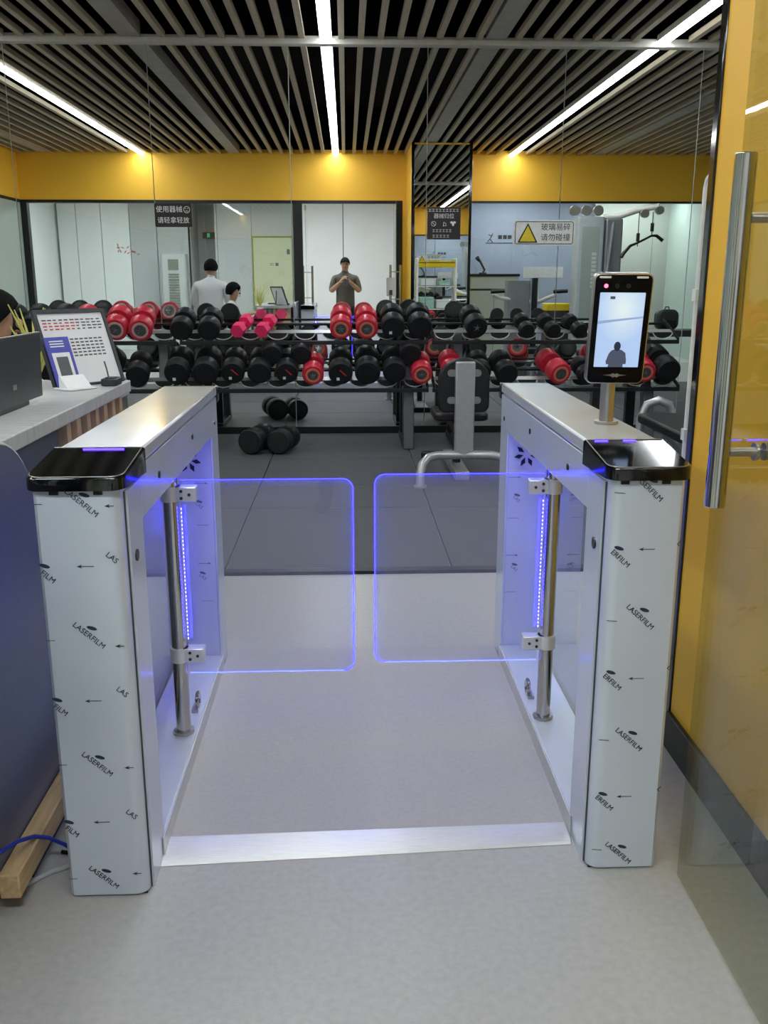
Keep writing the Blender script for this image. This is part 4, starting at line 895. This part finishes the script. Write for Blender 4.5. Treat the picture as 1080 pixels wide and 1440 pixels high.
# ================================================================== PEOPLE
def person(name, J, bones, label, mats, hair, face_dir):
    """J: joint -> (x, y, z, radius); bones: (a, b, slot). One continuous skinned body."""
    names = list(J); idx = {n: i for i, n in enumerate(names)}
    me = bpy.data.meshes.new(name); me.from_pydata([J[n][:3] for n in names], [(idx[a], idx[b]) for a, b, s in bones], [])
    o = bpy.data.objects.new(name, me); COL.objects.link(o)
    sk = o.modifiers.new('skin', 'SKIN'); sk.use_smooth_shade = True; sk.branch_smoothing = 0.6
    for n in names:
        v = me.skin_vertices[0].data[idx[n]]; r = J[n][3]; v.radius = r if isinstance(r, tuple) else (r, r); v.use_root = (n == 'pelvis')
    ss = o.modifiers.new('sub', 'SUBSURF'); ss.levels = 2; ss.render_levels = 2
    dg = bpy.context.evaluated_depsgraph_get(); dg.update()
    m2 = bpy.data.meshes.new_from_object(o.evaluated_get(dg)); m2.name = name
    o.modifiers.clear(); o.data = m2; bpy.data.meshes.remove(me)
    for m in mats: m2.materials.append(MATS[m])
    rad = lambda n: sum(J[n][3]) / 2 if isinstance(J[n][3], tuple) else J[n][3]
    seg = [(Vector(J[a][:3]), Vector(J[b][:3]), s, rad(a), rad(b)) for a, b, s in bones]
    for p in m2.polygons:
        c = p.center; best = None
        for a, b, s, ra, rb in seg:
            ab = b - a; t = max(0, min(1, (c - a).dot(ab) / max(ab.length_squared, 1e-9))); d = (c - (a + ab * t)).length / (ra + (rb - ra) * t)
            if best is None or d < best[0]: best = (d, s)
        p.material_index = best[1]; p.use_smooth = True
    tag(o, label, 'person')
    # face and hair, set on the head with their own directions
    hc = Vector(J['head'][:3]); f = Vector(face_dir).normalized(); up = (Vector((0, 0, 1)) - f * f.z).normalized(); rt = f.cross(up)
    B = Matrix((rt, f, up)).transposed().to_4x4(); B.translation = hc
    hr = 0.083
    def part(g, nm, m):
        q = g.obj(nm, m, o); q.matrix_local = B; return q
    for sx in (-1, 1):
        part(G().ball((sx * 0.03, hr * 0.98, 0.012), 0.009, 8, 6, (1.3, 0.7, 0.8)), 'eye', 'eye')
        part(G().ball((sx * 0.03, hr * 0.99, 0.032), 0.014, 8, 5, (1.2, 0.5, 0.25)), 'eyebrow', 'hair')
        part(G().ball((sx * hr * 0.95, -0.005, -0.002), 0.024, 8, 6, (0.4, 0.8, 1.2)), 'ear', mats[0])
    part(G().ball((0, hr * 1.08, -0.018), 0.016, 8, 6, (0.75, 1.0, 1.3)), 'nose', mats[0])
    part(G().ball((0, hr * 0.96, -0.052), 0.02, 10, 5, (1.2, 0.5, 0.35)), 'mouth', 'lip')
    # hair: a shell over crown, back and sides with an open face
    g = G(); n, mm = 24, 12; vs = []; fs = []
    for i in range(mm + 1):
        for k in range(n):
            t = 2 * math.pi * k / n; front = max(0, math.sin(t))
            lim = R(118 if hair == 'bob' else 98) * (1 - front) + R(60) * front
            a = lim * i / mm
            rr = hr * (1.10 + 0.03 * math.sin(k * 2.7) * math.sin(i * 1.3)) + (0.010 if hair == 'bob' else 0.0)
            vs.append((rr * math.sin(a) * math.cos(t) * 0.95, rr * math.sin(a) * math.sin(t) * 1.06 - 0.004, 0.012 + rr * math.cos(a) * 1.12))
    for i in range(mm):
        for k in range(n): fs.append((i * n + k, i * n + (k + 1) % n, (i + 1) * n + (k + 1) % n, (i + 1) * n + k))
    q = part(g.add(vs, fs), 'hair', 'hair')
    so = q.modifiers.new('thick', 'SOLIDIFY'); so.thickness = 0.014; so.offset = -1
    return o
def hand(J, bones, tagn, wrist, d, side, up, curl=0.5, slot=0):
    """five fingers from the palm: d forward, side towards the little finger, up = back of the hand"""
    d = Vector(d).normalized(); side = Vector(side).normalized(); up = Vector(up).normalized(); w0 = Vector(J[wrist][:3])
    pm = w0 + d * 0.055; J[tagn + 'palm'] = (*pm, (0.036, 0.02)); bones.append((wrist, tagn + 'palm', slot))
    for i, (off, ln) in enumerate(((-0.03, 0.07), (-0.010, 0.08), (0.010, 0.074), (0.029, 0.058))):
        b = pm + d * 0.036 + side * off; k1 = b + d * ln * 0.45 - up * 0.006 * curl * 4; k2 = k1 + (d * (1 - curl) - up * curl).normalized() * ln * 0.5
        for nm, p, r in (('k', b, 0.0105), ('m', k1, 0.0095), ('t', k2, 0.008)): J[f'{tagn}{i}{nm}'] = (*p, r)
        bones += [(tagn + 'palm', f'{tagn}{i}k', slot), (f'{tagn}{i}k', f'{tagn}{i}m', slot), (f'{tagn}{i}m', f'{tagn}{i}t', slot)]
    b = w0 + d * 0.035 - side * 0.036; k1 = b + (d * 0.6 - side * 0.7).normalized() * 0.034; k2 = k1 + (d - up * 0.4).normalized() * 0.03
    for nm, p, r in (('Tk', b, 0.013), ('Tm', k1, 0.011), ('Tt', k2, 0.009)): J[tagn + nm] = (*p, r)
    bones += [(tagn + 'palm', tagn + 'Tk', slot), (tagn + 'Tk', tagn + 'Tm', slot), (tagn + 'Tm', tagn + 'Tt', slot)]
HEADB = [('neck', 'chin', 0), ('chin', 'head', 0), ('head', 'crown', 0)]
# the person taking the photograph, standing in the corridor just behind the phone
px_, py_ = -0.02, -0.38
J = {'pelvis': (px_, py_, 0.95, (0.215, 0.15)), 'waist': (px_, py_, 1.10, (0.22, 0.15)), 'chest': (px_, py_, 1.30, (0.225, 0.145)), 'collar': (px_, py_ - 0.01, 1.44, (0.15, 0.1)), 'neck': (px_, py_ + 0.01, 1.505, 0.056),
     'chin': (px_, py_ + 0.03, 1.56, (0.062, 0.068)), 'head': (px_, py_ + 0.03, 1.645, (0.078, 0.09)), 'crown': (px_, py_ + 0.015, 1.71, (0.062, 0.072))}
Bn = [('pelvis', 'waist', 1), ('waist', 'chest', 1), ('chest', 'collar', 1), ('collar', 'neck', 0)] + HEADB
for s, n in ((-1, 'L'), (1, 'R')):
    J.update({n + 'sh': (px_ + s * 0.19, py_, 1.41, 0.078), n + 'el': (px_ + s * 0.255, py_ + 0.06, 1.16, 0.058), n + 'fo': (px_ + s * 0.17, py_ + 0.19, 1.25, 0.04), n + 'wr': (px_ + s * 0.085, py_ + 0.285, 1.325, 0.029),
              n + 'hip': (px_ + s * 0.095, py_, 0.88, 0.098), n + 'kn': (px_ + s * 0.11, py_ + 0.02, 0.48, 0.064), n + 'an': (px_ + s * 0.12, py_ - 0.01, 0.09, 0.045), n + 'to': (px_ + s * 0.14, py_ + 0.16, 0.045, 0.042)})
    Bn += [('collar', n + 'sh', 1), (n + 'sh', n + 'el', 1), (n + 'el', n + 'fo', 0), (n + 'fo', n + 'wr', 0), ('pelvis', n + 'hip', 2), (n + 'hip', n + 'kn', 2), (n + 'kn', n + 'an', 2), (n + 'an', n + 'to', 3)]
    hand(J, Bn, n + 'h', n + 'wr', (-s * 0.35, 0.55, 0.6), (0, -0.7, 0.6), (s * 0.9, 0.3, 0), 0.75)
person('person', J, Bn, 'person in a grey shirt holding up a phone in the doorway, in the mirror', ['skin', 'shirt_grey', 'trousers', 'shoe'], 'short', (0, 1, -0.25))
ph = empty('smartphone', (0.0, -0.012, 1.385), 'dark smartphone held up by the person in the grey shirt', 'phone')
pbod = G().prism(rrect(-0.037, 0.037, -0.125, 0.03, 0.008), -0.004, 0.004, 'Y').obj('body', 'dark_grey', ph); pbod.rotation_euler = (R(14), 0, 0)
G().prism(rrect(-0.03, 0.0, -0.01, 0.02, 0.006), 0.0042, 0.005, 'Y').obj('lens_island', 'black_gloss', pbod)
# the man in white with his back to the mirror
mx, my = -1.9, 3.4
J = {'pelvis': (mx, my, 0.9, (0.205, 0.145)), 'waist': (mx, my, 1.02, (0.215, 0.15)), 'chest': (mx, my, 1.2, (0.225, 0.15)), 'collar': (mx, my, 1.33, (0.15, 0.1)), 'neck': (mx, my - 0.015, 1.4, 0.056),
     'chin': (mx + 0.01, my - 0.03, 1.45, (0.064, 0.07)), 'head': (mx + 0.015, my - 0.03, 1.53, (0.08, 0.092)), 'crown': (mx + 0.015, my - 0.015, 1.59, (0.064, 0.072))}
Bn = [('pelvis', 'waist', 1), ('waist', 'chest', 1), ('chest', 'collar', 1), ('collar', 'neck', 0)] + HEADB
for s, n in ((-1, 'L'), (1, 'R')):
    J.update({n + 'sh': (mx + s * 0.19, my, 1.30, 0.084), n + 'el': (mx + s * 0.25, my - 0.08, 1.06, 0.064), n + 'wr': (mx + s * 0.2, my - 0.3, 0.99, 0.034),
              n + 'hip': (mx + s * 0.09, my, 0.83, 0.095), n + 'kn': (mx + s * 0.1, my - 0.02, 0.46, 0.063), n + 'an': (mx + s * 0.11, my + 0.01, 0.09, 0.045), n + 'to': (mx + s * 0.13, my - 0.15, 0.045, 0.042)})
    Bn += [('collar', n + 'sh', 1), (n + 'sh', n + 'el', 1), (n + 'el', n + 'wr', 1), ('pelvis', n + 'hip', 2), (n + 'hip', n + 'kn', 2), (n + 'kn', n + 'an', 2), (n + 'an', n + 'to', 3)]
    hand(J, Bn, n + 'h', n + 'wr', (-s * 0.2, -1, -0.1), (s, 0, 0), (0, 0, 1), 0.35)
person('person', J, Bn, 'person in a white long sleeved shirt standing with the back to the mirror', ['skin', 'shirt_white', 'trousers', 'shoe'], 'bob', (0.35, -1, -0.05))
# the seated woman in white, facing the entrance side
wx, wy = -1.585, 4.08
J = {'pelvis': (wx, wy, 0.60, (0.14, 0.12)), 'waist': (wx + 0.02, wy, 0.72, (0.15, 0.13)), 'chest': (wx + 0.04, wy, 0.92, (0.165, 0.14)), 'collar': (wx + 0.05, wy, 1.04, (0.09, 0.075)), 'neck': (wx + 0.065, wy, 1.1, 0.047),
     'chin': (wx + 0.085, wy, 1.15, (0.06, 0.058)), 'head': (wx + 0.085, wy, 1.22, (0.085, 0.074)), 'crown': (wx + 0.075, wy, 1.275, (0.066, 0.06))}
Bn = [('pelvis', 'waist', 1), ('waist', 'chest', 1), ('chest', 'collar', 1), ('collar', 'neck', 0)] + HEADB
for s, n in ((-1, 'L'), (1, 'R')):
    J.update({n + 'sh': (wx + 0.05, wy + s * 0.16, 1.02, 0.056), n + 'el': (wx + 0.14, wy + s * 0.19 - 0.02, 0.86, 0.042), n + 'wr': (wx + 0.3, wy + s * 0.07 - 0.04, 0.935, 0.028),
              n + 'hip': (wx + 0.06, wy + s * 0.09, 0.57, 0.092), n + 'kn': (wx + 0.42, wy + s * 0.1, 0.53, 0.062), n + 'an': (wx + 0.40, wy + s * 0.1, 0.1, 0.042), n + 'to': (wx + 0.55, wy + s * 0.1, 0.06, 0.038)})
    Bn += [('collar', n + 'sh', 1), (n + 'sh', n + 'el', 1), (n + 'el', n + 'wr', 0), ('pelvis', n + 'hip', 2), (n + 'hip', n + 'kn', 2), (n + 'kn', n + 'an', 2), (n + 'an', n + 'to', 3)]
    hand(J, Bn, n + 'h', n + 'wr', (1, -s * 0.35, 0), (0, s, 0), (0, 0, 1), 0.3)
person('person', J, Bn, 'seated person in a white blouse with short dark hair, arms on the desk', ['skin', 'shirt_white', 'trousers', 'shoe'], 'bob', (1, 0.25, -0.05))
sl = empty('stool', (-1.6, 4.08, 0), 'round dark stool under the seated person in white', 'stool')
G().cyl((0, 0, 0.43), (0, 0, 0.49), 0.19, n=28).obj('seat', 'leather', sl, 0.01); G().cyl((0, 0, 0.03), (0, 0, 0.43), 0.025).obj('stem', 'steel', sl); G().cyl((0, 0, 0), (0, 0, 0.03), 0.2, n=28).obj('base', 'steel', sl)
ld_ = empty('side_desk', (-1.14, 4.05, 0), 'narrow pale desk behind the counter where the seated person leans', 'desk')
G().box(-0.2, 0.12, -0.45, 0.3, 0.86, 0.9).obj('top', 'counter_top', ld_, 0.004)
for x in (-0.17, 0.09):
    for y in (-0.42, 0.27): G().box(x - 0.02, x + 0.02, y - 0.02, y + 0.02, 0, 0.86).obj('leg', 'steel', ld_)
fp_ = empty('flower_pot', (-1.2, 3.62, 0.9), 'small yellowish plant on the side desk at the left edge', 'plant')
G().cyl((0, 0, 0), (0, 0, 0.1), 0.04, 0.05).obj('pot', 'white_paint', fp_)
for i in range(18):
    a = i * 2.4; h = 0.2 + 0.2 * random.random(); G().tube([(0, 0, 0.1), (0.03 * math.cos(a), 0.03 * math.sin(a), h * 0.7), (0.08 * math.cos(a), 0.08 * math.sin(a), h)], [0.003, 0.006, 0.002], 5).obj('leaf', 'flower', fp_)
